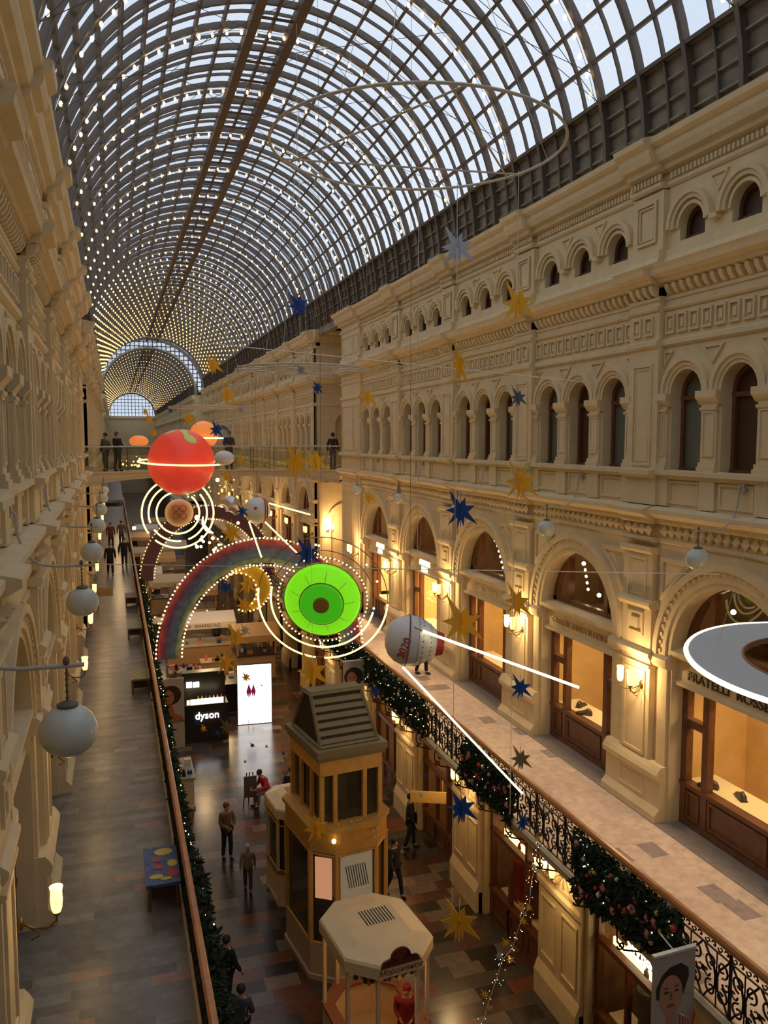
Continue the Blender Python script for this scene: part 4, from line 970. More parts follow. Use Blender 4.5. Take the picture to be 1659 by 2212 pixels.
# ---- green disc planet with rings of bulbs and light
GRN = mat('glow_green', (.20, .72, .03), .45, emit=.62, ecol=(.20, .80, .01)); GRN2 = mat('glow_green_deep', (.10, .48, .02), .4, emit=.42, ecol=(.05, .62, .01)); OLV = mat('olive_brown', (.20, .12, .02), .5, emit=.08); COPPER = mat('copper_frame', (.45, .22, .14), .4, .4)
t = thing('disc_planet', 'glowing green disc planet with a brown centre, circled by bulbs and light rings', 'ornament'); c = (4.35, 17.8, -3.55); axis_frame(t, c, (-.36, -1.0, -.22))
m = MB(); m.lathe([(.02, -.32), (.45, -.27), (.72, -.14), (.85, 0), (.86, .03), (.80, .10), (.62, .2), (.5, .24), (.02, .24)], n=48); m.build('shell', GRN, t, smooth=False)
m = MB(); m.lathe([(.02, .24), (.48, .24), (.48, .29), (.44, .32), (.02, .34)], n=48); m.build('inner_disc', GRN2, t)
m = MB(); m.lathe([(.01, .33), (.18, .33), (.18, .37), (.15, .39), (.01, .39)], n=32); m.build('hub', OLV, t)
m = MB(); m.tube([(.87*cos(2*pi*k/60), .87*sin(2*pi*k/60), .03) for k in range(60)], .018, 5, closed=True); m.tube([(.49*cos(2*pi*k/48), .49*sin(2*pi*k/48), .27) for k in range(48)], .014, 5, closed=True)
for k in range(9): a = 2*pi*k/9; m.tube([(.86*cos(a), .86*sin(a), .04), (.63*cos(a), .63*sin(a), .205), (.49*cos(a), .49*sin(a), .255)], .006, 4)
m.build('rim', COPPER, t)
m = MB(); m.tube([(.98*cos(2*pi*k/60), .98*sin(2*pi*k/60), .0) for k in range(60)], .012, 5, closed=True); m.tube([(1.16*cos(2*pi*k/60), 1.16*sin(2*pi*k/60), 0) for k in range(60)], .012, 5, closed=True); m.tube([(1.45*cos(2*pi*k/60), 1.45*sin(2*pi*k/60), -.04) for k in range(60)], .012, 5, closed=True); m.build('hoop', COPPER, t)
b0 = None
for k in range(64):
    a = 2*pi*k/64
    if b0 is None: m = MB(); m.ball((0, 0, 0), .019, 6, 5); b0 = m.build('bulb', BULB, t); o = b0
    else: o = b0.copy(); COL.objects.link(o); o.parent = t
    o.location = (1.0*cos(a), 1.0*sin(a), .03)
for R_, a0, a1 in ((1.16, 165, 345), (1.45, 170, 262), (1.45, 270, 352)):
    m = MB(); m.tube([(R_*cos(rad(a0+(a1-a0)*k/50)), R_*sin(rad(a0+(a1-a0)*k/50)), .02 if R_ < 1.3 else -.02) for k in range(51)], .021, 6); m.build('light_tube', LED, t)
for R_, a in ((1.3, 60), (1.3, 40), (1.3, 20), (1.3, 5), (1.45, 355), (1.16, 350), (1.45, 180), (1.16, 175), (1.3, 95), (1.28, 92)):
    m = MB(); m.ball((R_*cos(rad(a)), R_*sin(rad(a)), .03), .028, 6, 4); m.build('bulb', BULB, t)
cord('hanging_wire', (4.35, 17.9, VZ+VR-.4), (4.35, 17.9, -2.7), 'thin wire from the roof holding the green disc planet', .004, CABLE)
# ---- red planet
RED = mat('glow_red', (.70, .05, .035), .35, emit=.35, ecol=(.80, .06, .03), var=.25, scale=.9)
t = thing('red_planet', 'big glowing red planet ball with a straight light ring in front of the footbridge', 'ornament', (2.48, 33.0, -.86))
m = MB(); m.ball((0, 0, 0), 1.27, 40, 28); m.build('ball', RED, t, smooth=True)
LIME = mat('lime_patch', (.45, .50, .12), .4, emit=.25, ecol=(.50, .50, .10))
def patch(pts, rr, nm='patch'):
    m = MB(); rings = []
    def sp(a, e, r): return (r*cos(rad(e))*sin(rad(a)), -r*cos(rad(e))*cos(rad(a)), r*sin(rad(e)))
    ca = sum(p[0] for p in pts)/len(pts); ce = sum(p[1] for p in pts)/len(pts)
    n_ = 5
    i0 = m.pts([sp(ca, ce, rr)]); prev = None
    for s_ in range(1, n_+1):
        i = m.pts([sp(ca+(p[0]-ca)*s_/n_, ce+(p[1]-ce)*s_/n_, rr) for p in pts]); k_ = len(pts)
        for k in range(k_):
            if prev is None: m.q.append((i0, i+k, i+(k+1) % k_))
            else: m.q.append((prev+k, i+k, i+(k+1) % k_, prev+(k+1) % k_))
        prev = i
    i = m.pts([sp(p[0], p[1], rr-.02) for p in pts])
    for k in range(len(pts)): m.q.append((prev+k, i+k, i+(k+1) % len(pts), prev+(k+1) % len(pts)))
    o = m.build(nm, LIME, t, smooth=True); o['label'] = 'lime green patch'
patch([(-10, 72), (4, 45), (10, 38), (20, 34), (30, 36), (33, 44), (28, 52), (22, 60), (30, 72), (10, 78)], 1.285); patch([(0, -62), (10, -58), (20, -62), (18, -72), (4, -72)], 1.285); patch([(-60, 55), (-45, 62), (-30, 70), (-40, 74), (-60, 66)], 1.285)
m = MB(); R_ = 1.62; m.tube([(R_*cos(a), R_*sin(a), -.04*cos(a)+.085*sin(a)) for a in [pi*1.0+pi*k/40 for k in range(41)]], .035, 6); m.build('light_tube', LED, t)
m = MB(); m.tube([(R_*cos(a), R_*sin(a), -.04*cos(a)+.085*sin(a)) for a in [pi*k/40 for k in range(41)]], .03, 6); m.build('light_tube', LED, t)
cord('hanging_wire', (2.48, 33, 10.5), (2.48, 33, .4), 'wire holding the red planet', .006, CABLE)
# ---- cream planet with three light rings
t = thing('ringed_planet', 'cream planet with a clover emblem inside three bright light rings below the footbridge', 'ornament'); axis_frame(t, (2.45, 35.0, -3.0), (-.1, -1, .12))
m = MB(); m.ball((.05, .0, 0), .58, 24, 16); m.build('ball', mat('planet_cream', (.72, .48, .33), .5), t, smooth=True)
m = MB()
for dx, dy in ((-.15, .15), (.15, .15), (-.15, -.15), (.15, -.15)): m.tube([(.08+dx+.12*cos(2*pi*k/20), dy+.12*sin(2*pi*k/20), .60) for k in range(20)], .02, 5, closed=True)
m.build('emblem', mat('emblem_brown', (.35, .14, .07), .5), t)
for R_, a0, a1 in ((.86, 60, 300), (.86, -80, 50), (1.17, 70, 200), (1.17, 215, 275), (1.17, 290, 400), (1.44, 115, 215), (1.44, 230, 420)):
    m = MB(); m.tube([(R_*cos(rad(a0+(a1-a0)*k/30)), R_*sin(rad(a0+(a1-a0)*k/30)), 0) for k in range(31)], .035, 6); m.build('light_tube', LED, t)
# ---- sputnik-like sphere and the nearer capsule
def pods():
    pass
SPW = mat('capsule_white', (.85, .84, .86), .3); SPR = mat('capsule_red', (.50, .05, .04), .4); BAND_ = mat('capsule_band', (.28, .10, .10), .4)
t = thing('satellite', 'white ball satellite with three light rods, above the rainbow arch', 'ornament', (4.05, 24.8, -2.12))
m = MB(); m.ball((0, 0, 0), .40, 24, 16); m.build('ball', SPW, t, smooth=True)
for dx in (.2, .27): 
    m = MB(); r_ = math.sqrt(.41**2-dx**2); m.tube([(dx, r_*cos(2*pi*k/30), r_*sin(2*pi*k/30)) for k in range(30)], .018, 5, closed=True); m.build('stripe', SPR, t)
m = MB(); m.ball((-.1, -.37, .1), .05, 8, 6, (1, .5, 1)); m.build('emblem', SPR, t)
for a, b in (((.35, -.1, .22), (1.56, -.35, -.14)), ((.22, -.1, -.34), (1.22, -.3, -1.37)), ((-.26, -.1, -.32), (.05, -.4, -1.37))): m = MB(); m.tube([a, b], .025, 6); m.build('light_tube', LED, t)
cord('hanging_wire', (4.05, 24.8, 10.9), (4.05, 24.8, -1.75), 'wire holding the white ball satellite', .004, CABLE)
t = thing('capsule', 'large white round capsule marked 2020 with long straight light tubes', 'ornament', (4.33, 12.0, -3.13))
# egg-shaped shell, its axis leaning to the lower right
ax = Vector((.93, -.25, -.12)).normalized(); up = Vector((0, 0, 1)); v_ = up.cross(ax).normalized(); u_ = ax.cross(v_)
def cp(a, r, th): p = ax*a+v_*r*cos(th)+u_*r*sin(th); return (p.x, p.y, p.z)
prof = [(-.40, .01), (-.38, .14), (-.32, .25), (-.22, .34), (-.08, .395), (.08, .39), (.2, .35), (.30, .29), (.38, .23), (.41, .19), (.41, .01)]
m = MB(); m.loft([[cp(a, r, 2*pi*k/40) for k in range(40)] for a, r in prof]); sh_ = m.build('shell', SPW, t, smooth=True)
for a, r in ((-.05, .405), (.10, .397)): m = MB(); m.tube([cp(a, r, 2*pi*k/40) for k in range(40)], .012 if a < 0 else .004, 5, closed=True); m.build('band', BAND_, t)
m = MB(); m.ball((0, 0, 0), .010, 5, 4); rv = None
for k in range(52):
    th = 2*pi*k/26
    if rv is None: rv = o = m.build('rivet', IRON, t)
    else: o = rv.copy(); COL.objects.link(o); o.parent = t
    o.location = cp(.17, .362, th) if k < 26 else cp(.30, .290, th)
m = MB(); m.loft([[cp(a, r, 2*pi*k/24) for k in range(24)] for a, r in ((.40, .05), (.40, .2), (.52, .17), (.52, .03))]); m.build('nozzle', SPR, t)
P0 = Vector((4.33, 12.0, -3.13))
def rod(p, q, r, m_, nm='light_tube'): m = MB(); m.tube([tuple(Vector(p)-P0), tuple(Vector(q)-P0)], r, 8); return m.build(nm, m_, t)
rod((4.40, 11.62, -2.90), (6.52, 10.62, -3.69), .021, LEDW); rod((4.18, 11.9, -3.52), (6.44, 12.2, -5.98), .017, LEDW); rod((4.26, 11.62, -2.83), (4.40, 11.62, -2.90), .015, FRW, 'rod')
P_ = P0; 
c2 = cp(-.24, .335, 0)
text('marking', '2020', .17, SPR, Matrix.Translation((4.33-.20, 12.0-.315, -3.16)) @ Matrix.Rotation(rad(-28), 4, 'Z') @ Matrix.Rotation(rad(90), 4, 'X') @ Matrix.Rotation(rad(68), 4, 'Z'), t, .03)
cord('hanging_wire', (4.33, 12.0, 10.9), (4.33, 12.0, -2.75), 'wire holding the white capsule', .003, CABLE)
# ---- flat white ring with a light rim, right edge
t = thing('ring_plate', 'flat white ring plate with a glowing warm rim at the right edge', 'ornament', (4.53, 4.2, -1.50)); t.rotation_euler = (rad(4.5), rad(-1), 0)
def annulus(m, r0, r1, z0, z1, n=72):
    rings = [[(r*cos(2*pi*k/n), r*sin(2*pi*k/n), z) for k in range(n)] for r, z in ((r0, z0), (r1, z0), (r1, z1), (r0, z1), (r0, z0))]
    m.loft(rings, cap=False)
m = MB(); annulus(m, .58, .93, -.012, .012); m.build('plate', mat('plate_white', (.60, .585, .57), .5), t)
m = MB(); annulus(m, .57, .583, -.02, .02); m.build('inner_rim', mat('rim_brown', (.4, .17, .08), .5), t)
m = MB(); m.tube([(.945*cos(2*pi*k/72), .945*sin(2*pi*k/72), 0) for k in range(72)], .017, 6, closed=True); m.build('light_tube', LEDW, t)
m = MB(); [m.tube([(.75*cos(a), .75*sin(a), 0), (0, 0, 4)], .002, 3) for a in (0.2, 2.3, 4.4)]; m.build('suspension_wire', WIRE, t)
# ---- rainbow arch
t = thing('rainbow_arch', 'painted rainbow arch edged with bulbs, spanning the arcade', 'rainbow arch', (4.2, 25, -6.5))
import colorsys
cols = [(.42, .07, .09), (.20, .10, .22), (.14, .17, .34), (.14, .24, .34), (.28, .38, .26)]
Ro = 3.12
for i, cc in enumerate(cols):
    m = MB(); r1 = Ro-i*.125; r0 = r1-.125; rings = []
    for k in range(49):
        a = pi*k/48; rings.append([(r0*cos(a), -.06, r0*sin(a)*1.11), (r0*cos(a), .06, r0*sin(a)*1.11), (r1*cos(a), .06, r1*sin(a)*1.11), (r1*cos(a), -.06, r1*sin(a)*1.11)])
    m.loft(rings); m.build('stripe', mat('rainbow_%s' % ['red', 'violet', 'blue', 'teal', 'green'][i], cc, .6, var=.3, scale=6), t)
for R_, n_, nm in ((Ro+.06, 84, 'outer'), (Ro-.69, 72, 'inner')):
    m = MB(); m.tube([(R_*cos(pi*k/60), -.05, R_*sin(pi*k/60)*1.11) for k in range(61)], .01, 4); m.build('bulb_rail', COPPER, t)
    b0 = None
    for k in range(n_):
        a = pi*(k+.5)/n_
        if b0 is None: m = MB(); m.ball((0, 0, 0), .028, 6, 4); b0 = m.build('bulb', BULB, t); o = b0
        else: o = b0.copy(); COL.objects.link(o); o.parent = t
        o.location = (R_*cos(a), -.09, R_*sin(a)*1.11)
# second, farther rainbow partly hidden
t = thing('rainbow_arch', 'farther dark rainbow arch edged with tiny bulbs, left of the light rings', 'rainbow arch', (4.2, 40, -6.6))
m = MB(); rings = []
for k in range(41): a = pi*k/40; rings.append([(2.6*cos(a), -.06, 2.9*sin(a)), (2.6*cos(a), .06, 2.9*sin(a)), (3.15*cos(a), .06, 3.45*sin(a)), (3.15*cos(a), -.06, 3.45*sin(a))])
m.loft(rings); m.build('arch', mat('rainbow_far', (.10, .04, .07), .7), t)
m = MB()
for R_, S_ in ((3.2, 3.5), (2.55, 2.85)):
    for k in range(60): a = pi*k/60; m.ball((R_*cos(a), -.09, S_*sin(a)), .03, 4, 3)
m.build('bulbs', BULBF, t)
# ---- yellow crescent moon with bulbs
def crescent(m, R_, off, r2, th, n=28):
    """solid crescent: outer circle R_, bite circle r2 shifted by -off in x"""
    a0 = math.acos((R_*R_-r2*r2+off*off)/(2*R_*off)*-1) if off else pi
    A = [(-a0+2*a0*k/n) for k in range(n+1)]; outp = [(R_*cos(a), R_*sin(a)) for a in A]
    e = math.atan2(R_*sin(a0), R_*cos(a0)+off); inn = [(-off+r2*cos(b), r2*sin(b)) for b in [e-2*e*k/n for k in range(n+1)]]
    i = m.pts([(x, -th, z) for x, z in outp]+[(x, -th, z) for x, z in reversed(inn)]+[(x, th, z) for x, z in outp]+[(x, th, z) for x, z in reversed(inn)])
    N = n+1
    for k in range(n):
        m.q.append((i+k, i+k+1, i+N+k+1, i+N+k)); m.q.append((i+2*N+k, i+3*N+k, i+3*N+k+1, i+2*N+k+1)); m.q.append((i+k, i+2*N+k, i+2*N+k+1, i+k+1)); m.q.append((i+N+k, i+N+k+1, i+3*N+k+1, i+3*N+k))
    return outp, inn
t = thing('crescent_moon', 'yellow crescent moon edged with bulbs, inside the rainbow arch', 'moon', (3.79, 25.2, -4.52)); t.rotation_euler = (0, rad(-18), 0)
m = MB(); outp, inn = crescent(m, .70, .30, .55, .05); m.build('crescent', mat('moon_yellow', (.75, .46, .03), .5), t)
b0 = None
for (x, z) in outp[::1]+inn[::2]:
    if b0 is None: m = MB(); m.ball((0, 0, 0), .026, 6, 4); b0 = m.build('bulb', BULB, t); o = b0
    else: o = b0.copy(); COL.objects.link(o); o.parent = t
    o.location = (x*1.03, -.07, z*1.03)
# ---- silver crescent and its bright tube
t = thing('silver_crescent', 'shiny silver half-moon shell beside the white ball satellite', 'ornament', (3.76, 30, -2.62))
m = MB(); rings = []
for k in range(25):
    a = -.3+2.5*k/24; w_ = .30*sin(pi*k/24)+.02; c_ = Vector((.36*cos(a), 0, .36*sin(a)))
    rings.append([tuple(c_+Vector((cos(a), 0, sin(a)))*w_*cos(b)+Vector((0, 1, 0))*w_*sin(b)) for b in [2*pi*q/12 for q in range(12)]])
m.loft(rings); m.build('shell', mat('silver_shell', (.75, .72, .68), .25, .7), t, smooth=True)
t = thing('light_crescent', 'very bright curved light left of the silver half-moon', 'lamp', (3.55, 30, -2.95))
m = MB(); m.tube([(-.1-.5*cos(rad(a)), 0, .1+.5*sin(rad(a))) for a in range(-75, 30, 15)], [.02, .055, .07, .065, .05, .035, .015], 8); m.build('light_tube', LEDW, t)
t = thing('orange_planet', 'orange planet with a light ring behind the red one', 'ornament', (4.57, 45, .24))
m = MB(); m.ball((0, 0, 0), .75, 24, 16); m.build('ball', mat('glow_orange', (.8, .22, .05), .4, emit=.5, ecol=(.9, .25, .05)), t, smooth=True)
m = MB(); m.tube([(1.0*cos(a), 1.0*sin(a), -.15) for a in [2*pi*k/40 for k in range(40)]], .04, 5, closed=True); m.build('light_tube', LED, t)
t = thing('orange_planet', 'small distant orange planet left of the red one', 'ornament', (1.67, 60, -.1)); m = MB(); m.ball((0, 0, 0), .5, 16, 12, (1.3, 1, .8)); m.build('ball', MAT['glow_orange'], t, smooth=True)
m = MB(); m.ball((0, 0, 0), .33, 16, 12, (1.1, 1, .8)); wb = m.build('hanging_ball', SPW, smooth=True); wb.location = (3.75, 30, -.65); tag(wb, 'small white oval ball at the right end of the red planet\'s light ring', 'ornament')
# ---- red-and-green ball low to the right of the tower is the capsule's neighbour: dark hanging oval on the footbridge
m = MB(); m.tube([(.35*cos(a), 0, .9*sin(a)) for a in [rad(k) for k in range(-80, 130, 10)]], .11, 6); o = m.build('dark_hoop', CABLE); o.location = (4.95, 40.2, -.3); tag(o, 'dark curved hoop standing on the footbridge beside the blue star', 'hoop')
# clusters of warm glowing bulbs far under the bridge
R = random.Random(5)
t = thing('light_cluster', 'cluster of bright bulbs right above the crown of the rainbow arch', 'lights', (2.9, 31, -3.9))
for k in range(14): m = MB(); m.ball((R.uniform(-.1, .9), R.uniform(-.3, .3), R.uniform(-.15, .35)), R.uniform(.03, .07), 6, 4); m.build('bulb', BULB, t)
t = thing('light_cluster', 'scatter of bright bulbs on the footbridge behind the left people', 'lights', (.6, 42.5, -1.2))
for k in range(16): m = MB(); m.ball((R.uniform(-.4, .8), R.uniform(-.3, .3), R.uniform(-.1, .4)), R.uniform(.03, .07), 6, 4); m.build('bulb', BULBF, t)
t = thing('light_cluster', 'twinkling bulbs under the footbridge, right of the red planet', 'lights', (4.0, 38, -2.3))
for k in range(18): m = MB(); m.ball((R.uniform(-.9, 1.2), R.uniform(-.3, .3), R.uniform(-.5, .5)), R.uniform(.02, .05), 6, 4); m.build('bulb', BULBF, t)
for i, (x, y, z, r) in enumerate([(4.9, 42, -2.0, .10), (4.85, 40, -3.15, .08), (5.05, 36, -3.6, .07), (.9, 45, -4.6, .10), (3.4, 37.0, -3.4, .11)]):
    m = MB(); m.ball((0, 0, 0), r, 10, 8); o = m.build('glowing_bulb', BULB); o.location = (x, y, z); tag(o, ['bright bulb just under the footbridge, right of the hoop', 'bright bulb above the white ball satellite', 'bright bulb to the right below the satellite rods', 'large bright bulb left of the three light rings', 'bright bulb between the cream planet and its rings'][i], 'light bulb')
# ================================================================ PEOPLE
def skin_obj(name, J, E_, m, parent, sub=1):
    """J: {key: (pos, radius)}; the first key is the root"""
    keys = list(J); me = bpy.data.meshes.new(name); me.from_pydata([J[k][0] for k in keys], [(keys.index(a), keys.index(b)) for a, b in E_], [])
    o = bpy.data.objects.new(name, me); COL.objects.link(o)
    md = o.modifiers.new('skin', 'SKIN'); md.use_smooth_shade = True
    sv = me.skin_vertices[0].data
    for i, k in enumerate(keys):
        r = J[k][1]; sv[i].radius = (r, r) if not isinstance(r, tuple) else r
        sv[i].use_root = (i == 0)
    s = o.modifiers.new('sub', 'SUBSURF'); s.levels = sub; s.render_levels = sub
    dg = bpy.context.evaluated_depsgraph_get(); nm = bpy.data.meshes.new_from_object(o.evaluated_get(dg)); bpy.data.objects.remove(o)
    nm.materials.clear(); nm.materials.append(m); nm.polygons.foreach_set('use_smooth', [True]*len(nm.polygons))
    q = bpy.data.objects.new(name, nm); COL.objects.link(q); q.parent = parent; return q
SKIN = mat('skin_tone', (.55, .33, .22), .6)
def cloth(n, c): return mat('cloth_'+n, c, .85, var=.15, scale=9)
def person(label, loc, rz, top, legs, hair, h=1.74, walk=.0, arms='down', hem=.80, hat=None, shoe=(.03, .025, .02), sit=False, lean=0, fingers=True, wide=1.0, group=None, tcol=None):
    t = thing('person', label, 'person', loc, rz, group); s = h/1.74; t.scale = (s, s, s)
    V = lambda x, y, z: (x, y, z)
    dz = -.42 if sit else 0; L_ = lean
    J = {'pel': (V(0, 0, .94+dz), .12), 'sp': (V(0, -.06*L_, 1.14+dz), .115), 'ch': (V(0, -.16*L_, 1.33+dz), .135), 'nk': (V(0, -.24*L_, 1.475+dz), .055), 'hb': (V(0, -.01-.28*L_, 1.545+dz), .068), 'hd': (V(0, -.015-.32*L_, 1.62+dz), .095), 'ht': (V(0, -.01-.33*L_, 1.70+dz), .065), 'nose': (V(0, -.115-.33*L_, 1.61+dz), .014)}
    E_ = [('pel', 'sp'), ('sp', 'ch'), ('ch', 'nk'), ('nk', 'hb'), ('hb', 'hd'), ('hd', 'ht'), ('hd', 'nose')]
    for sg, k in ((1, 'r'), (-1, 'l')):
        sw = walk*sg
        sh = V(sg*.175*wide, -.17*L_, 1.41+dz)
        if arms == 'down': el = V(sg*.235*wide, .03-.15*L_+sw*.5, 1.14+dz); wr = V(sg*.25*wide, -.05-.2*L_+sw*.9, .90+dz)
        elif arms == 'front': el = V(sg*.23, -.03-.2*L_, 1.15+dz); wr = V(sg*.12, -.27-.25*L_, 1.12+dz)
        else: el = V(sg*.24, -.08-.2*L_, 1.14+dz); wr = V(sg*.13, -.22-.25*L_, 1.27+dz)
        pl = tuple(a+(a-b)*.28 for a, b in zip(wr, el))
        if sit: hip = V(sg*.09, 0, .50); kn = V(sg*.12, -.42, .50); an = V(sg*.12, -.44, .09); to = V(sg*.13, -.60, .035)
        else: hip = V(sg*.09, 0, .90); kn = V(sg*.10, -.03-sw*.55, .50); an = V(sg*.10, .02-sw*(1.1 if sw > 0 else 1.3), .085); to = (an[0], an[1]-.15, .035)
        J.update({k+'sh': (sh, .06), k+'el': (el, .043), k+'wr': (wr, .027), k+'pl': (pl, (.034, .018)), k+'hip': (hip, .088), k+'kn': (kn, .058), k+'an': (an, .04), k+'to': (to, .032)})
        E_ += [('ch', k+'sh'), (k+'sh', k+'el'), (k+'el', k+'wr'), (k+'wr', k+'pl'), ('pel', k+'hip'), (k+'hip', k+'kn'), (k+'kn', k+'an'), (k+'an', k+'to')]
        if fingers:
            d = Vector(pl)-Vector(wr); d.normalize(); sd = d.cross(Vector((sg, 0, 0))); sd = sd.normalized() if sd.length > .1 else Vector((0, 1, 0))
            for f_, (o_, l_) in enumerate(((-.026, .075), (-.009, .085), (.009, .08), (.026, .062))):
                a = Vector(pl)+sd*o_+d*.03; b = a+d*l_*.55+Vector((-sg*.006, 0, 0)); c = b+d*l_*.4+Vector((-sg*.018, 0, 0))
                J.update({k+'f%da' % f_: (tuple(a), .009), k+'f%db' % f_: (tuple(b), .0085), k+'f%dc' % f_: (tuple(c), .007)}); E_ += [(k+'pl', k+'f%da' % f_), (k+'f%da' % f_, k+'f%db' % f_), (k+'f%db' % f_, k+'f%dc' % f_)]
            a = Vector(wr)+d*.025-sd*.032; b = a+d*.035-sd*.02; J.update({k+'ta': (tuple(a), .011), k+'tb': (tuple(b), .009)}); E_ += [(k+'wr', k+'ta'), (k+'ta', k+'tb')]
    skin_obj('body', J, E_, SKIN, t)
    G_ = lambda k, r: (J[k][0], r)
    # coat / jacket
    hz = hem+dz
    C = {'sp': G_('sp', .155*wide), 'ch': G_('ch', .165*wide), 'cl': (V(0, -.2*L_, 1.45+dz), .085), 'pel': G_('pel', .155*wide)}; CE = [('sp', 'ch'), ('ch', 'cl'), ('sp', 'pel')]
    if not sit: C['hem'] = (V(0, 0, hz), .17*wide); CE.append(('pel', 'hem'))
    for k in 'rl':
        C.update({k+'sh': G_(k+'sh', .082), k+'el': G_(k+'el', .064), k+'wr': G_(k+'wr', .048)}); CE += [('ch', k+'sh'), (k+'sh', k+'el'), (k+'el', k+'wr')]
    skin_obj('coat', C, CE, top, t)
    T = {'pel': G_('pel', .135)}; TE = []
    for k in 'rl':
        T.update({k+'hip': G_(k+'hip', .10), k+'kn': G_(k+'kn', .075), k+'an': G_(k+'an', .06)}); TE += [('pel', k+'hip'), (k+'hip', k+'kn'), (k+'kn', k+'an')]
    skin_obj('trousers', T, TE, legs, t)
    for k in 'rl':
        a = Vector(J[k+'an'][0]); m = MB(); m.ball((a.x, a.y-.07, .045), .06, 10, 6, (.85, 2.1, .8)); m.build('shoe', mat('shoe_black', shoe, .5), t, smooth=True)
    m = MB(); hd = J['hd'][0]; m.ball((hd[0], hd[1]+.025, hd[2]+.045), .105, 14, 10, (.95, 1.0, 1.0))
    if hat: m.ball((hd[0], hd[1]+.01, hd[2]+.14), .03, 8, 6); m.build('hat', hat, t, smooth=True)
    else: m.build('hair', hair, t, smooth=True)
    for sg in (-1, 1):
        pass
    return t
HB = mat('hair_dark', (.03, .02, .015), .6); HBR = mat('hair_brown', (.14, .07, .03), .6)
BLK = cloth('black', (.018, .017, .018)); NAVY = cloth('navy', (.04, .045, .07)); BRN = cloth('brown', (.20, .12, .07)); GREYC = cloth('grey', (.16, .15, .14)); REDC = cloth('red', (.55, .04, .06)); DKR = cloth('dark_red', (.28, .02, .02)); MAR = cloth('rust', (.16, .05, .03)); OLI = cloth('pattern', (.30, .22, .12)); MARL = cloth('plum', (.15, .05, .06)); DEN = cloth('denim', (.06, .07, .10))
person('person in a brown and tan jacket standing on the ground floor near the child', (2.93, 24.3, G), .3, BRN, BLK, HBR, 1.74, .05, 'front', .84)
person('child in a patterned coat, pale hat and dark red trousers on the ground floor', (3.25, 22.3, G), -.2, OLI, MARL, HBR, 1.36, .12, 'down', .78, hat=mat('hat_cream', (.65, .55, .42), .9))
person('person in a black coat walking right of the cream kiosks', (7.07, 20.8, G), .4, BLK, BLK, HB, 1.66, .22, 'down', .80)
person('person in a red jacket leaning forward on a seat beside the golden tower', (4.75, 27.7, G), -1.2, REDC, GREYC, HB, 1.7, 0, 'front', .8, sit=True, lean=1.0)
person('person in black leaning beside the one in the red jacket', (5.35, 27.6, G), 1.0, BLK, BLK, HB, 1.72, 0, 'front', .8, sit=True, lean=.8)
person('dark-haired person on the ground floor seen past the left garland, lower of two', (2.15, 15.9, G), 2.6, DEN, BLK, HB, 1.68, .1, 'front', .82)
person('dark-haired person on the ground floor seen past the left garland, upper of two', (2.08, 17.65, G), 2.2, BLK, BLK, HB, 1.68, .15, 'down', .82)
person('person in a dark suit standing at the right end of the footbridge', (9.85, 38.1, F3), 2.7, BLK, NAVY, HB, 1.72, .1, 'down', .82)
person('tall person in dark blue standing on the footbridge beside the blue star', (5.15, 39.4, F3), 0, NAVY, NAVY, HB, 1.80, .02, 'front', .7)
person('person in black on the left part of the footbridge, left of the red planet', (.15, 38.9, F3), .8, BLK, BLK, HBR, 1.74, .05, 'front', .75)
person('person in dark grey on the left part of the footbridge, beside the one in black', (-.35, 39.3, F3), -.8, GREYC, BLK, HB, 1.7, .05, 'down', .75)
person('person in a black coat walking on the grey left gallery, left of a pair', (-.35, 47.5, F2), .1, BLK, BLK, HBR, 1.76, .2, 'down', .6, wide=1.15)
person('person in a wide black coat walking on the grey left gallery, right of a pair', (.42, 50, F2), 0, BLK, BLK, HB, 1.74, .18, 'down', .65, wide=1.25)
person('person in a rust-brown coat farther along the left gallery', (-.35, 59.5, F2), .2, MAR, BLK, HBR, 1.74, .15, 'down', .6, wide=1.15)
person('person in a brown coat farther along the left gallery beside the railing', (.35, 61, F2), 0, BRN, BLK, HB, 1.7, .15, 'down', .6, wide=1.15)
person('person in a red top and black trousers behind the white capsule on the right gallery', (9.1, 24.1, F2), .5, REDC, BLK, HB, 1.62, .12, 'down', .85)
person('person in dark clothes in front of the ground-floor shop under the hanging sign', (8.4, 23.2, G), 1.2, BLK, BLK, HB, 1.74, .12, 'down', .8)
for i, (x, y, c_, l_) in enumerate([(1.2, 51, BLK, 'tiny person in black between the far stalls, leftmost'), (1.3, 58, DKR, 'tiny person in dark red between the far stalls'), (4.9, 66, NAVY, 'tiny person in navy between the far stalls'), (5.6, 50, GREYC, 'tiny person in grey behind the rainbow arch')]):
    person(l_, (x, y, G), i, c_, BLK, HB, 1.7, .1, fingers=False)
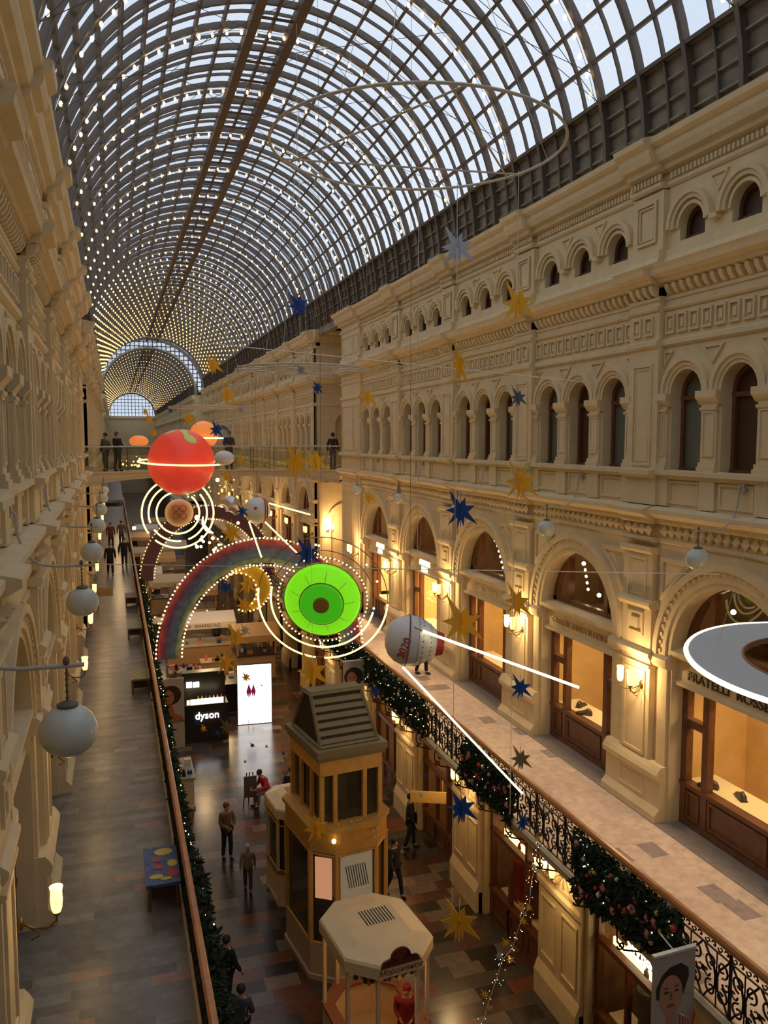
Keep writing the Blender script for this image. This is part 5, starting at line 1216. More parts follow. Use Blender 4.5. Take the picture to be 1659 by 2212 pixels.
# ================================================================ GROUND FLOOR: kiosks and the golden tower
def octo(hx, hy, ch, cx=0, cy=0):
    return [(cx-hx+ch, cy-hy), (cx+hx-ch, cy-hy), (cx+hx, cy-hy+ch), (cx+hx, cy+hy-ch), (cx+hx-ch, cy+hy), (cx-hx+ch, cy+hy), (cx-hx, cy+hy-ch), (cx-hx, cy-hy+ch)]
def ngon(m, pts, z0, z1): m.prism(pts, z0, z1, 'z')
def kiosk(label, loc, rz, hx, hy, H, sign_=None, open_=True):
    t = thing('kiosk', label, 'kiosk', loc, rz); ch = hx*.52
    m = MB(); o = octo(hx, hy, ch)
    ngon(m, o, H-.22, H); i_ = octo(hx*.86, hy*.86, ch*.86); rings = [[(x, y, H) for x, y in o], [(x, y, H+.05) for x, y in octo(hx*.97, hy*.97, ch*.97)], [(x, y, H+.07) for x, y in i_], [(x, y, H+.13) for x, y in octo(hx*.6, hy*.62, ch*.5)]]
    m.loft(rings); m.build('roof', CREAMK, t)
    m = MB(); 
    for k in range(10): u = -.32+.065*k; m.box(u+.14, u+.158, -.05, .48, H+.128, H+.140)
    m.build('vent_grille', IRON, t)
    for x, y in octo(hx*.9, hy*.9, ch*.9): m = MB(); m.box(x-.035, x+.035, y-.035, y+.035, 0, H-.2); m.build('post', CREAMK, t)
    m = MB(); ngon(m, octo(hx*.93, hy*.93, ch*.93), 0, .12); 
    o2 = octo(hx*.88, hy*.88, ch*.88)
    for k in range(8):
        (ax_, ay), (bx_, by) = o2[k], o2[(k+1) % 8]; d = Vector((bx_-ax_, by-ay, 0)); n_ = Vector((d.y, -d.x, 0)).normalized()*.02
        m.loft([[(ax_-n_.x, ay-n_.y, z), (ax_+n_.x, ay+n_.y, z), (bx_+n_.x, by+n_.y, z), (bx_-n_.x, by-n_.y, z)] for z in (.1, .95)])
    m.build('counter', CREAMK, t)
    m = MB(); oo = octo(hx*.97, hy*.97, ch*.97); ii = octo(hx*.72, hy*.76, ch*.76)
    m.loft([[(x, y, z) for x, y in q_] for q_, z in ((oo, .92), (oo, .98), (ii, .98), (ii, .92), (oo, .92))], cap=False); m.build('counter_top', mat('counter_wood', (.30, .11, .04), .5), t)
    if not open_:
        m = MB(); ngon(m, octo(hx*.84, hy*.84, ch*.84), 1.0, H-.25); m.build('glazing', mat('kiosk_dark_glass', (.05, .035, .025), .15), t)
        m = MB()
        for z in (1.0, H-.45): 
            for k in range(8): (ax_, ay), (bx_, by) = octo(hx*.89, hy*.89, ch*.89)[k], octo(hx*.89, hy*.89, ch*.89)[(k+1) % 8]; m.tube([(ax_, ay, z), (bx_, by, z)], .025, 4)
        m.build('rail', GOLDP, t)
    if sign_:
        m = MB(); n_ = 40; crest = [(-.42, 0)]
        for cx_, r_ in ((-.30, .09), (-.17, .12), (0, .21), (.17, .12), (.30, .09)):
            crest += [(cx_-r_*cos(pi*k/8), .03+(.12 if cx_ == 0 else .02)+r_*sin(pi*k/8)*.9) for k in range(9)]
        crest += [(.42, 0)]
        m.prism([(x, z+H-.01) for x, z in crest], -hy-.02, -hy+.02, 'y'); m.build('sign_crest', mat('crest_maroon', (.16, .035, .015), .6), t)
        text('sign_lettering', sign_, .16, mat('script_brown', (.30, .13, .05), .5), Matrix.Translation(loc) @ Matrix.Rotation(rz, 4, 'Z') @ face_mtx((0, -hy-.005, H-.11), (0, -1, 0)), t, .006, shear=.35)
    return t
KZ = G
kiosk('cream octagonal ice-cream kiosk with maroon crest in the bottom middle', (4.78, 15.28, G), rad(6), .95, 1.22, 2.72, 'Мороженое')
kiosk('cream octagonal kiosk half hidden behind the left side of the golden tower', (4.55, 21.9, G), rad(6), .75, .95, 2.7, None, False)
# bunting, goods and the attendant of the front kiosk
t = thing('bunting', 'colourful baubles and ribbons strung under the front kiosk\'s eaves', 'bunting', (4.78, 15.28, G)); t.rotation_euler = (0, 0, rad(6))
R = random.Random(2); cc = [BLU, REDB, CREAMB, FIR, ORA, BLU, FIR]
for k in range(34):
    u = k/33; x = -.72+1.6*u; y = -1.0+max(0, -.45-x)*1.0+max(0, x-.5)*.9
    m = MB(); r_ = R.uniform(.03, .06); m.ball((x, y, 2.5-R.uniform(.02, .16)), r_, 7, 5, (1, 1, R.uniform(1, 2.2))); m.build('bauble', R.choice(cc), t)
person('person in a dark red coat with white fur hem inside the front kiosk', (5.35, 14.95, G), -.4, DKR, DKR, HB, 1.62, 0, 'front', .72, hat=mat('hat_red', (.35, .02, .02), .8), wide=1.3)
m = MB(); m.tube([(.21*cos(2*pi*k/20), .21*sin(2*pi*k/20), 0) for k in range(20)], .035, 6, closed=True); 
o = m.build('fur_hem', SNOW, bpy.data.objects[[q.name for q in COL.objects if q.name.startswith('person')][-1]]); o.location = (0, 0, .72)
for i, (x, y, z, sx, sy, sz, mm, nm_, l_) in enumerate([(4.42, 14.05, G+.98, .13, .13, .2, CREAMB, 'gift_pile', 'cream tinsel heap on the front kiosk counter, left side'), (5.3, 14.05, G+.98, .3, .16, .3, mat('carton_tan', (.55, .33, .18), .7), 'carton', 'pinkish tan carton on the front kiosk counter'), (5.62, 14.0, G+.98, .18, .16, .26, mat('carton_orange', (.5, .2, .08), .7), 'carton', 'orange brown box at the right end of the kiosk counter')]):
    m = MB()
    if nm_ == 'carton': m.box(-sx/2, sx/2, -sy/2, sy/2, 0, sz); m.box(-sx/2-.01, sx/2+.01, -sy/2-.01, sy/2+.01, sz-.04, sz+.01)
    else:
        for k in range(14): a = R.uniform(0, 6.3); m.ball((.1*cos(a)*R.random(), .1*sin(a)*R.random(), .05+.14*R.random()), .05, 6, 5)
    o = m.build(nm_, mm); o.location = (x, y, z); o.rotation_euler = (0, 0, .3*i); tag(o, l_, 'box' if nm_ == 'carton' else 'decoration')
plamp((4.8, 15.0, G+2.3), 6, .1, 'kiosk_light')
# golden tower pavilion
t = thing('pavilion_tower', 'tall golden glazed pavilion tower with a louvred grey roof on the ground floor', 'pavilion', (4.94, 19.08, G)); t.rotation_euler = (0, 0, rad(8))
ROOFG = mat('roof_grey_green', (.20, .17, .11), .6, .1); TG = mat('tower_glass', (.05, .045, .03), .06, spec=.9)
ZT = 5.5
m = MB(); hx, hy = .79, 1.03
m.box(-hx-.10, hx+.10, -hy-.10, hy+.10, ZT-.16, ZT); m.box(-hx-.05, hx+.05, -hy-.05, hy+.05, ZT-.26, ZT-.16); m.build('cornice', ROOFG, t)
m = MB(); m.box(-hx, hx, -hy, hy, ZT-.62, ZT-.26); m.build('frieze', GOLDP, t)
# hipped louvre housing
zr = ZT; tp = 1.05
m = MB(); base = [(-hx+.06, -hy+.1), (hx-.06, -hy+.1), (hx-.06, hy-.1), (-hx+.06, hy-.1)]; top = [(-hx+.14, -hy+.95), (hx-.14, -hy+.95), (hx-.14, -hy+1.35), (-hx+.14, -hy+1.35)]
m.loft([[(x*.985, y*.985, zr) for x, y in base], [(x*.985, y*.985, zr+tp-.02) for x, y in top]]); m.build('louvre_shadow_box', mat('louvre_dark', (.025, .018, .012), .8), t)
m = MB()
def lerp(a, b, u): return tuple(p+(q-p)*u for p, q in zip(a, b))
for (p, q) in zip(base, top): m.tube([(*p, zr), (*q, zr+tp)], .045, 4)
for u in (0.02, .98):
    c_ = [lerp((*p, zr), (*q, zr+tp), u) for p, q in zip(base, top)]
    for k in range(4): m.tube([c_[k], c_[(k+1) % 4]], .05, 4)
m.box(-hx+.12, hx-.12, -hy+.93, -hy+1.35, zr+tp, zr+tp+.05)
m.build('roof_frame', ROOFG, t)
for k in range(6):
    u = .12+.145*k; a_, b_ = lerp((*base[0], zr), (*top[0], zr+tp), u), lerp((*base[1], zr), (*top[1], zr+tp), u)
    m = MB(); m.loft([[(x, a_[1]+dy, a_[2]+dz) for dy, dz in ((.06, .05), (-.05, -.035), (-.05, -.055), (.06, .02))] for x in (a_[0], b_[0])]); m.build('louvre', ROOFG, t)
z1 = 3.72
for x in (-hx+.05, -hx+.38, hx-.45, hx-.05):
    for y in (-hy+.05, hy-.05): m = MB(); m.box(x-.05, x+.05, y-.05, y+.05, z1, ZT-.6); m.build('post', GOLDP, t)
for y in (-.4, .3):
    for x in (-hx+.04, hx-.04): m = MB(); m.box(x-.04, x+.04, y-.05, y+.05, z1, ZT-.6); m.build('post', GOLDP, t)
m = MB(); m.box(-hx+.1, hx-.1, -hy+.1, hy-.1, z1+.02, ZT-.6); m.build('upper_glazing', TG, t)
# lower octagonal stage
o = octo(1.0, 1.32, .48)
m = MB(); ngon(m, octo(1.06, 1.38, .5), z1-.1, z1); ngon(m, octo(1.0, 1.32, .48), z1-.62, z1-.1); m.build('lower_frieze', GOLDP, t)
m = MB(); ngon(m, o, 0, .85); ngon(m, octo(1.05, 1.37, .5), 0, .12); m.build('plinth', mat('tower_base_cream', (.52, .42, .28), .6), t)
m = MB(); o3 = octo(.97, 1.29, .47)
for k, (x, y) in enumerate(o3):
    m.box(x-.05, x+.05, y-.05, y+.05, .85, z1-.62)
for z in (.88, 3.05):
    for k in range(8): m.tube([(*o3[k], z), (*o3[(k+1) % 8], z)], .035, 4)
m.build('mullions', GOLDP, t)
m = MB(); ngon(m, octo(.93, 1.25, .45), .85, z1-.62); m.build('lower_glazing', TG, t)
m = MB(); m.poly([(-.40, -1.27, 1.45), (.42, -1.27, 1.45), (.42, -1.27, 3.0), (-.40, -1.27, 3.0)]); m.build('lit_window', mat('window_cream_lit', (.55, .50, .36), .3, emit=.12), t, recalc=False)  # kiosk roof's reflection painted as a pale, faintly glowing panel on the glass
m = MB()
for k in range(9): u = -.28+.06*k; m.loft([[(u, -1.275, 2.75), (u+.018, -1.275, 2.75), (u+.018+.1, -1.275, 2.2), (u+.1, -1.275, 2.2)], [(u, -1.282, 2.75), (u+.018, -1.282, 2.75), (u+.118, -1.282, 2.2), (u+.1, -1.282, 2.2)]])
m.build('window_grille', IRON, t)  # reflected vent grille of the kiosk roof, drawn as bars
m = MB(); q0, q1 = (-.91, -.96), (-.60, -1.24); m.poly([(*q0, 2.0), (*q1, 2.0), (*q1, 3.0), (*q0, 3.0)]); m.build('lit_window', mat('window_pink_lit', (.75, .40, .25), .4, emit=.4, ecol=(.9, .42, .22)), t, recalc=False)
m = MB(); m.ball((0, 0, 0), .055, 8, 6); tb = m.build('bulb', BULB, t); tb.location = (-.62, -1.42, 3.5)
for k in range(16):
    m = MB(); q = star_outline(.055); m.prism(q, -.004, .004, 'y'); s_ = m.build('small_star', R.choice([SNOW, YEL, GOLD]), t); s_.location = (R.uniform(-.5, .85), -1.39, z1-R.uniform(-.08, .5)) if k < 10 else (R.uniform(-.5, .85), -1.2, z1+.05)
# easel sign, stools
t = thing('easel_sign', 'dark folding easel sign on the ground floor left of the person in red', 'easel', (4.15, 27.6, G))
for a, b in (((-.25, 0, 0), (-.1, .1, 1.2)), ((.25, 0, 0), (.1, .1, 1.2)), ((0, .45, 0), (0, .12, 1.2))): m = MB(); m.tube([a, b], .02, 5); m.build('leg', IRON, t)
m = MB(); m.box(-.22, .22, -.01, .01, .35, 1.1); m.build('board', mat('easel_board', (.10, .08, .07), .6), t)
for x, l_ in ((4.8, 'low stool under the person in the red jacket'), (5.35, 'low stool under the person leaning in black')):
    t = thing('stool', l_, 'stool', (x, 27.75, G)); m = MB(); m.lathe([(.01, .40), (.2, .40), (.2, .44), (.01, .45)], n=14); m.build('seat', BLK, t)
    for k in range(4): a = pi/4+k*pi/2; m = MB(); m.tube([(.16*cos(a), .16*sin(a), 0), (.13*cos(a), .13*sin(a), .4)], .015, 5); m.build('leg', IRON, t)
# ================================================================ STALLS FARTHER DOWN
t = thing('screen', 'bright white portrait screen standing on the ground floor', 'screen', (5.66, 36, G)); t.rotation_euler = (0, 0, rad(-4))
m = MB(); m.box(-.76, .76, -.06, .1, .0, 2.72); m.build('housing', IRON, t)
m = MB(); m.box(-.74, .74, -.075, -.06, .03, 2.69); m.build('display', mat('screen_glow', (1, 1, 1), .4, emit=2.4, ecol=(1, 1, .96)), t)
m = MB()
for cx_, w_ in ((-.25, .12), (-.05, .1)): m.prism([(cx_-w_, 1.5), (cx_, 1.85), (cx_+w_, 1.5), (cx_+.03, 1.2), (cx_, 1.42), (cx_-.03, 1.2)], -.085, -.075, 'y')
m.build('picture_figure', mat('magenta_print', (.75, .05, .45), .5), t)
m = MB(); m.tube([(-.3, -.08, .05), (-.28, -.08, .35), (-.1, -.08, .42), (-.06, -.08, .1)], .012, 4); m.prism([(.25, 1.72), (.31, 1.78), (.37, 1.72)], -.085, -.075, 'y'); m.prism([(.1, 1.66), (.13, 1.72), (.16, 1.66)], -.085, -.075, 'y'); m.build('picture_line', IRON, t)
def portrait(t, w_, h_, y, hair=(.03, .015, .012), skin_c=(.45, .16, .10), bg_c=(.45, .40, .36), head=(0, .6), hr=.26, afro=True, shoulder=(.42, .13, .08)):
    """flat printed portrait on a board, front at local -Y; w_, h_ board size"""
    m = MB(); m.box(-w_/2, w_/2, y, y+.04, 0, h_); t = m.build('board', mat('poster_back_%d' % int(bg_c[0]*100), bg_c, .5), t)
    def blob(pts, d, nm, mm): m = MB(); m.prism([(max(-w_/2, min(w_/2, x)), max(0, min(h_, z))) for x, z in pts], y-.002*d, y+.001, 'y'); m.build(nm, mm, t)
    E = lambda cx_, cz, rx, rz, n=22, a0=0: [(cx_+rx*cos(2*pi*k/n)*cos(a0)-rz*sin(2*pi*k/n)*sin(a0), cz+rz*sin(2*pi*k/n)*cos(a0)+rx*cos(2*pi*k/n)*sin(a0)) for k in range(n)]
    S = mat('print_skin_%d' % int(skin_c[0]*100), skin_c, .6); S2 = mat('print_shade_%d' % int(skin_c[0]*100), tuple(c*.55 for c in skin_c), .6); Hh = mat('print_hair', hair, .6); SH = mat('print_shoulder_%d' % int(shoulder[0]*100), shoulder, .6); LIP = mat('print_lips', (.40, .07, .05), .6)
    cx_, cz = head[0]*w_, head[1]*h_; r = hr*w_
    blob([(-w_*.42, 0), (-w_*.36, h_*.10), (-w_*.15, h_*.2), (cx_-r*.35, cz-r*1.0), (cx_+r*.35, cz-r*1.0), (w_*.12, h_*.18), (w_*.42, h_*.1), (w_*.46, 0)], 1, 'printed_shoulders', SH)
    if afro: blob(E(cx_+r*.35, cz+r*.35, r*1.75, r*1.7), 2, 'printed_hair', Hh)
    else: blob([(cx_-r*1.05, cz-.1*r), (cx_-r*1.1, cz+r*.6), (cx_-r*.7, cz+r*1.35), (cx_-.1*r, cz+r*1.75), (cx_+r*.7, cz+r*1.85), (cx_+r*1.25, cz+r*1.45), (cx_+r*1.3, cz+r*.9), (cx_+r*1.05, cz+r*.2), (cx_+r*.9, cz-.2*r)], 2, 'printed_hair', Hh)
    blob(E(cx_, cz, r*.86, r*1.25, 26, .08), 3, 'printed_face', S)
    for sg in (-1, 1):
        blob(E(cx_+sg*r*.38, cz+r*.22, r*.19, r*.075), 4, 'printed_eye', Hh); blob([(cx_+sg*r*.15, cz+r*.42), (cx_+sg*r*.4, cz+r*.56), (cx_+sg*r*.66, cz+r*.44), (cx_+sg*r*.4, cz+r*.47)] if sg > 0 else [(cx_-r*.66, cz+r*.44), (cx_-r*.4, cz+r*.56), (cx_-r*.15, cz+r*.42), (cx_-r*.4, cz+r*.47)], 4, 'printed_brow', Hh)
    blob([(cx_-.1*r, cz+.2*r), (cx_+.02*r, cz+.2*r), (cx_+.14*r, cz-.3*r), (cx_-.12*r, cz-.32*r)], 4, 'printed_nose', S2); blob(E(cx_, cz-r*.66, r*.3, r*.12), 4, 'printed_lips', LIP)
t = thing('portrait_stand', 'poster stand with a curly-haired portrait, lower left beside the left railing', 'poster', (1.98, 34, G+1.15)); t.rotation_euler = (0, 0, rad(4)); portrait(t, .98, 1.75, 0, head=(-.12, .58), hr=.24)
m = MB(); m.box(-.49, .49, .04, .5, -1.15, 0); m.box(-.50, .50, -.02, .05, 1.66, 1.78); m.box(-.49, .49, .04, .08, -.1, 1.7); m.build('stand', mat('stand_white', (.45, .42, .36), .5), t)
plamp((3.5, 37, G+4.0), 60, .3, 'stall_light'); plamp((5.5, 45, G+4.2), 90, .3, 'stall_light'); plamp((2.4, 44, G+4.0), 60, .3, 'stall_light')  # added lamps without fixtures, to warm the stall area
t = thing('portrait_banner', 'banner with a curly-haired portrait hanging at the right railing above the golden tower', 'poster', (6.72, 23.6, -7.95)); portrait(t, .66, 1.3, 0, head=(-.1, .58), hr=.26)
m = MB(); m.box(-.34, .34, -.01, .05, 1.29, 1.32); m.tube([(0, .02, 1.3), (.42, .02, 1.42)], .01, 5); m.build('top_rail', WHITE, t)
t = thing('portrait_banner', 'large banner with a dark-haired portrait at the bottom right, below the railing', 'poster', (6.76, 8.55, -8.05)); t.rotation_euler = (0, 0, rad(3))
portrait(t, .66, 1.42, 0, hair=(.02, .012, .01), skin_c=(.58, .30, .20), bg_c=(.50, .46, .42), head=(-.08, .60), hr=.33, afro=False, shoulder=(.55, .28, .19))
m = MB(); m.prism([(.04, .0), (.10, .32), (.20, .50), (.30, .60), (.36, .52), (.30, .35), (.30, .0)], -.012, -.008, 'y'); m.build('printed_hand', MAT['print_skin_57'] if 'print_skin_57' in MAT else MAT['print_skin_58'], t)
for k in range(4): m = MB(); m.tube([(.12+.045*k, -.012, .40-.03*k), (.10+.045*k, -.013, .56-.03*k)], .018, 5); m.build('printed_finger', MAT['print_skin_57'] if 'print_skin_57' in MAT else MAT['print_skin_58'], t)
m = MB(); m.tube([(.34, -.016, 0), (.30, -.016, .3), (.33, -.016, .52)], .012, 5); m.build('printed_strap', REDB, t)
m = MB(); m.box(-.34, .34, -.01, .05, 1.41, 1.44); m.tube([(0, .3, 1.5), (0, .05, 1.43)], .01, 5); m.build('top_rail', WHITE, t)
# black perfume counter with lit fronts
BLKC = mat('counter_black', (.02, .018, .016), .3); GLOWW = mat('glow_warm_panel', (1, .9, .6), .5, emit=2.2, ecol=(1, .82, .48)); GLOWH = mat('glow_letters_white', (1, 1, 1), .5, emit=4, ecol=(1, 1, 1))
t = thing('display_counter', 'black display counter with glowing white dyson lettering and a lit band', 'counter', (3.45, 34.4, G))
m = MB(); m.box(-.95, .85, 0, 1.5, 0, 1.6); m.box(-.95, .85, 1.0, 1.5, 1.6, 2.7); m.build('body', BLKC, t)
m = MB(); m.box(-.70, .65, -.02, 0, 1.62, 1.86); m.box(-.85, -.73, -.02, 0, 1.64, 1.84); m.build('lit_band', GLOWW, t)
m = MB(); m.box(-.78, -.55, .95, 1.0, 2.08, 2.32); m.box(-.5, -.25, .95, 1.0, 2.08, 2.3); m.build('lit_lettering', GLOWH, t)
text('lettering', 'dyson', .42, GLOWH, face_mtx((3.42, 34.37, G+1.13), (0, -1, 0)), t, .02)
bc = ['golden', 'cream', 'red', 'pink', 'golden', 'cream', 'red']
for i in range(7):
    m = MB(); m.lathe([(.01, 0), (.05, 0), (.045, .16), (.02, .2), (.01, .26)], n=8); o = m.build('bottle', {'golden': GOLD, 'cream': CREAMB, 'red': REDB, 'pink': PINK}[bc[i]]); o.location = (3.1+.16*i, 34.8, G+1.6)
    tag(o, '%s bottle on the black display counter, %s of seven from the left' % (bc[i], ['first', 'second', 'third', 'fourth', 'fifth', 'sixth', 'seventh'][i]), 'bottle', 'bottles on the black display counter')
def stall(label, loc, w_, d_, h_, top_m, side_m, awn=None, goods=0, cat='stall', lett=None, nick=None):
    t = thing('market_stall', label, cat, loc); m = MB(); m.box(-w_/2, w_/2, 0, d_, 0, h_); m.box(-w_/2-.04, w_/2+.04, -.04, d_+.04, 0, .1); m.build('body', side_m, t)
    m = MB(); m.box(-w_/2-.06, w_/2+.06, -.06, d_+.06, h_, h_+.06); m.build('counter_top', top_m, t)
    if awn:
        m = MB(); m.prism([(-.3, 2.35), (-.3, 2.0), (d_*.5, 2.45), (d_+.1, 2.35), (d_+.1, 2.55), (d_*.4, 2.8)], -w_/2-.2, w_/2+.2, 'x'); m.build('canopy', awn, t)
        for x in (-w_/2, w_/2):
            for y in (0, d_): m = MB(); m.box(x-.04, x+.04, y-.04, y+.04, h_, 2.3); m.build('post', GOLDP, t)
        if lett: text('sign_lettering', lett, .24, mat('letters_brown', (.2, .1, .05), .5), face_mtx((loc[0], loc[1]-.31, loc[2]+2.18), (0, -1, 0)), t, .01)
    for i in range(goods):
        m = MB(); s_ = R.uniform(.06, .14); x, y = R.uniform(-w_/2+.1, w_/2-.1), R.uniform(.1, d_-.1)
        if i % 2: m.box(-s_, s_, -s_*.7, s_*.7, 0, s_*1.6)
        else: m.lathe([(.01, 0), (s_*.6, 0), (s_*.6, s_*1.5), (s_*.25, s_*2.2), (.01, s_*2.4)], n=8)
        kd = ['jar', 'box'][i % 2]; o = m.build(kd, R.choice([CREAMB, GOLD, REDB, ORA, WHITE, BLU, PINK, IRON])); o.location = (loc[0]+x, loc[1]+y, loc[2]+h_+.062)
        tag(o, 'small %s among the goods on the %s' % (kd, nick or label.split(' with')[0]), kd, '%ss on the %s' % (kd, nick or label))
    return t
TAN = mat('stall_tan', (.50, .32, .15), .6); GREYS = mat('stall_grey', (.30, .24, .19), .5); CRM = mat('stall_cream', (.66, .55, .38), .6); DRK = mat('stall_dark', (.04, .025, .02), .5)
stall('cream sales counter with green top beside the left garland', (2.0, 28.1, G), .62, 1.9, 1.05, mat('pale_green_top', (.32, .38, .28), .5), CRM, None, 8, nick='cream counter beside the left garland')
stall('white-topped stall with brown lettering inside the rainbow arch', (4.35, 47, G), 3.6, 1.8, .95, CRM, TAN, mat('awning_white', (.78, .72, .66), .6), 10, lett='ХЛЕБ   МАРМЕЛАД', nick='white-topped stall inside the rainbow arch')
stall('grey tapering counter with bottles under the rainbow arch', (3.1, 41.2, G), 1.5, .9, 1.1, GREYS, GREYS, None, 12, nick='grey tapering counter under the rainbow arch')
stall('tan counter right of the grey one under the rainbow arch', (4.6, 42.3, G), 1.2, .8, 1.2, TAN, CRM, None, 5, nick='tan counter under the rainbow arch')
stall('black counter with lit goods left of the bright screen', (4.1, 38.0, G), 2.4, 1.4, 1.25, BLKC, BLKC, None, 14, nick='black counter left of the bright screen')
stall('dark stall between bright screen and right ground-floor shops', (6.9, 43, G), 2.0, 2.0, 1.2, DRK, TAN, TAN, 8, nick='dark stall behind the bright screen')
for i in range(14):
    y = 53+4.2*i; x = (2.2, 5.2, 3.4)[i % 3]; stall('far market stall with goods on the ground floor, %s beyond the white-topped one' % (ORD[i] if i else 'nearest'), (x, y, G), R.uniform(1.8, 2.6), 1.6, 1.1, [CRM, GREYS, DRK][i % 3], [TAN, DRK, CRM][(i+1) % 3], [None, TAN, CRM, MAT['awning_white']][i % 4], 8, nick='%s of the far market stalls' % ORD[i])
    if i % 2 == 0: plamp((x+.6, y+2, G+3.4), 26, .2, 'stall_light')  # added fill with no fixture, at every other far stall
# small trees with red baubles near the stalls
def fir_tree(label, loc, h, r, deco):
    t = thing('fir_tree', label, 'tree', loc); m = MB(); m.tube([(0, 0, 0), (0, 0, h)], [.05, .01], 6); m.build('trunk', WOOD, t)
    m = MB(); Q = random.Random(int(loc[1]*10))
    for i in range(900):
        u = Q.random()**.7; z = h*(.08+.9*(1-u)) ; rr = r*u*Q.uniform(.3, 1); a = Q.uniform(0, 6.28); c_ = Vector((rr*cos(a), rr*sin(a), z)); d = Vector((cos(a), sin(a), Q.uniform(-.5, .2))).normalized()*Q.uniform(.1, .22); s_ = d.cross(Vector((0, 0, 1))).normalized()*.03
        m.poly([tuple(c_-s_), tuple(c_+s_), tuple(c_+d)])
    m.build('foliage', FIR, t, recalc=False)
    for i in range(30): u = Q.random(); a = Q.uniform(0, 6.28); z = h*(.1+.85*(1-u)); m = MB(); m.ball((r*u*cos(a), r*u*sin(a), z), .045, 6, 5); m.build('bauble', Q.choice(deco), t)
fir_tree('small fir tree with red baubles at the left foot of the rainbow arch', (2.3, 36.8, G), 2.6, .9, [REDB, PINK, REDB, CREAMB])
fir_tree('tall dark fir tree by the left railing beyond the footbridge', (1.5, 44, G), 6.8, .8, [BULBF, CREAMB, GOLD])
fir_tree('dark fir tree with lights right of the satellite rods', (6.0, 52.0, G), 7.0, 1.0, [BULBF, CREAMB, GOLD, ORA])
# ================================================================ LEFT GALLERY benches, RIGHT GALLERY mat
def bench(label, loc, top_m, w_=.54, d_=1.25, h_=.45):
    t = thing('bench', label, 'bench', loc); m = MB(); m.box(-w_/2, w_/2, -d_/2, d_/2, h_-.05, h_); m.build('seat', top_m, t)
    for x in (-w_/2+.05, w_/2-.05):
        for y in (-d_/2+.06, d_/2-.06): m = MB(); m.tube([(x, y, 0), (x*.95, y, h_-.05)], .032, 6); m.build('leg', mat('bench_leg', (.16, .10, .07), .6), t)
    m = MB(); m.box(-w_/2+.05, w_/2-.05, -d_/2+.12, d_/2-.12, .16, h_-.06); m.build('crate', mat('bench_dark', (.06, .035, .025), .7), t)
    return t
BT = mat('bench_painted', (.05, .10, .25), .5, var=.5, scale=14)
t = bench('painted bench with yellow and red shapes on blue, on the left gallery', (.565, 13.55, F2), BT)
def fish(pts, c_, z=.452, nm='painted_shape', zz=.004): m = MB(); m.prism(pts, z, z+zz, 'z'); m.build(nm, c_, t)
Y_ = mat('paint_yellow', (.60, .48, .06), .5); R_p = mat('paint_red', (.42, .04, .06), .5); PB = mat('paint_pale', (.35, .45, .55), .5)
EL = lambda cx_, cy_, rx, ry, n=14: [(cx_+rx*cos(2*pi*k/n), cy_+ry*sin(2*pi*k/n)) for k in range(n)]
fish(EL(.05, .42, .15, .12), Y_); fish(EL(-.08, .18, .08, .09), R_p); fish(EL(-.05, -.08, .09, .08), R_p); fish(EL(.17, .0, .08, .12), Y_); fish(EL(-.1, -.38, .11, .07), Y_); fish(EL(.16, -.32, .09, .13), R_p); fish(EL(.05, -.47, .09, .05), Y_)
for k in range(12): a = 2*pi*k/12; fish([(.05+.16*cos(a)-.01, .42+.14*sin(a)), (.05+.16*cos(a)+.01, .42+.14*sin(a)), (.05+.21*cos(a), .42+.18*sin(a))], PB, zz=.003)
b2 = bench('bench with a green and yellow top farther along the left gallery', (.57, 25.3, F2), mat('bench_green', (.30, .27, .12), .5, var=.5, scale=9)); b3 = bench('bench with a pale green top beyond the green and yellow one', (.57, 32.2, F2), mat('bench_pale', (.30, .32, .20), .5, var=.4, scale=9)); b4 = bench('plain dark bench farthest along the left gallery', (.57, 38.5, F2), mat('bench_plain', (.14, .10, .07), .5))
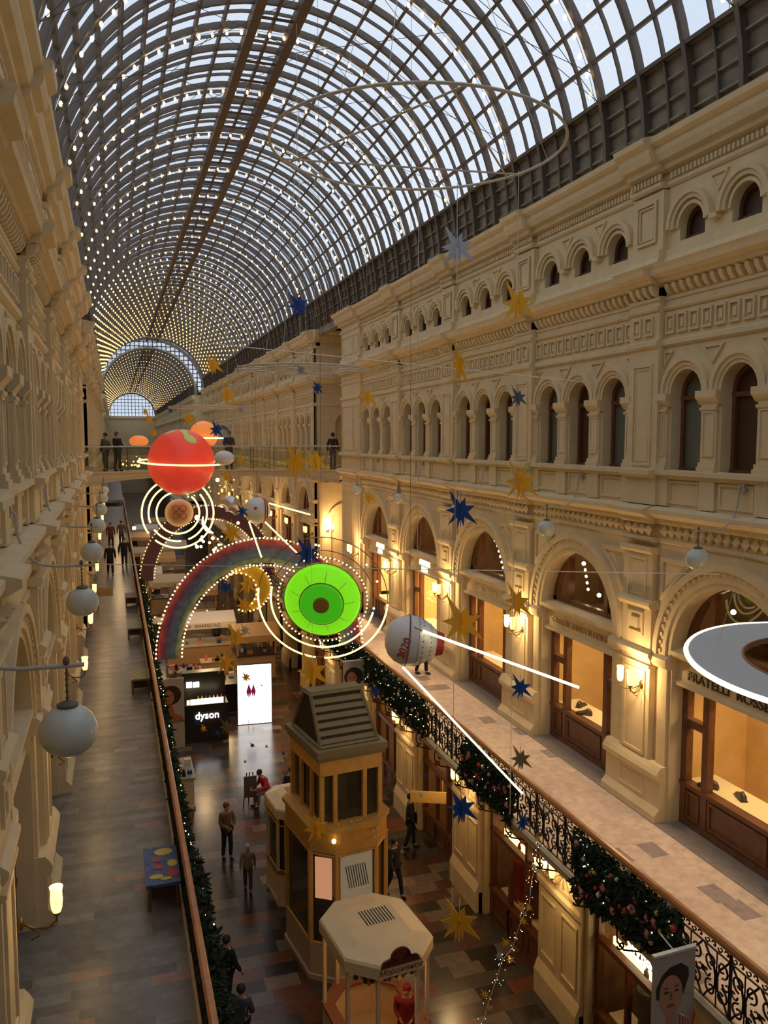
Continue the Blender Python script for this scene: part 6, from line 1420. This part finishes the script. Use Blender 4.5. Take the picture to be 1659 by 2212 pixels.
t = thing('notice_board', 'small tan notice board on the left gallery wall side', 'notice', (-.55, 38.0, F2)); m = MB(); m.box(-.35, .35, -.02, .02, .55, .95); m.build('board', TAN, t); m = MB(); m.box(-.3, -.26, -.02, .02, 0, .55); m.build('leg', IRON, t)
m = MB(); m.box(-.24, .24, -.75, .75, 0, .44); m.box(-.26, .26, -.77, .77, .44, .5); o = m.build('painted_bench', mat('bench_multicolour', (.30, .13, .04), .5, var=.5, scale=7)); o.location = (7.62, 10.6, F2); tag(o, 'painted bench with blue and orange patches tight against the right railing', 'bench')
for (y, c_, n_) in ((-.6, BLU, 'blue'), (.0, mat('paint_dark', (.05, .03, .04), .5), 'dark'), (.35, MAT['paint_dark'], 'dark'), (.66, mat('paint_dkgreen', (.05, .08, .05), .5), 'green')):
    m = MB(); m.prism(EL(0, y, .2, .13), .5, .505, 'z'); q = m.build('painted_patch', c_, o)
# hanging ground shop sign
m = MB(); m.box(-.5, .5, -.03, .03, -.16, .16); m.tube([(-.4, 0, .16), (-.4, 0, .5)], .01, 4); m.tube([(.4, 0, .16), (.4, 0, .5)], .01, 4); o = m.build('hanging_sign', mat('sign_tan', (.50, .32, .10), .6)); o.location = (8.1, 20.9, -9.95); o.rotation_euler = (0, 0, rad(-25)); tag(o, 'tan hanging sign over the ground-floor passage below the right gallery', 'sign')
# clutter of coloured goods behind the second ground shopfront
for i, (y, z, c_) in enumerate([(12.4, .9, REDC), (12.9, .9, GREYC), (18.2, .9, DKR), (17.5, .9, MARL), (22.4, .9, DKR)]):
    m = MB(); m.lathe([(.05, 0), (.2, .05), (.17, .6), (.22, 1.1), (.08, 1.3), (.1, 1.45), (.02, 1.6)], n=12); o = m.build('mannequin', c_); o.location = (XG+.55, y, G+.85); tag(o, ['red dressed mannequin in the nearest visible ground-floor window', 'grey dressed mannequin beside the red one in the ground-floor window', 'dark red mannequin in the second ground-floor window', 'plum mannequin in the second ground-floor window', 'dark red mannequin in the third ground-floor window'][i], 'mannequin')
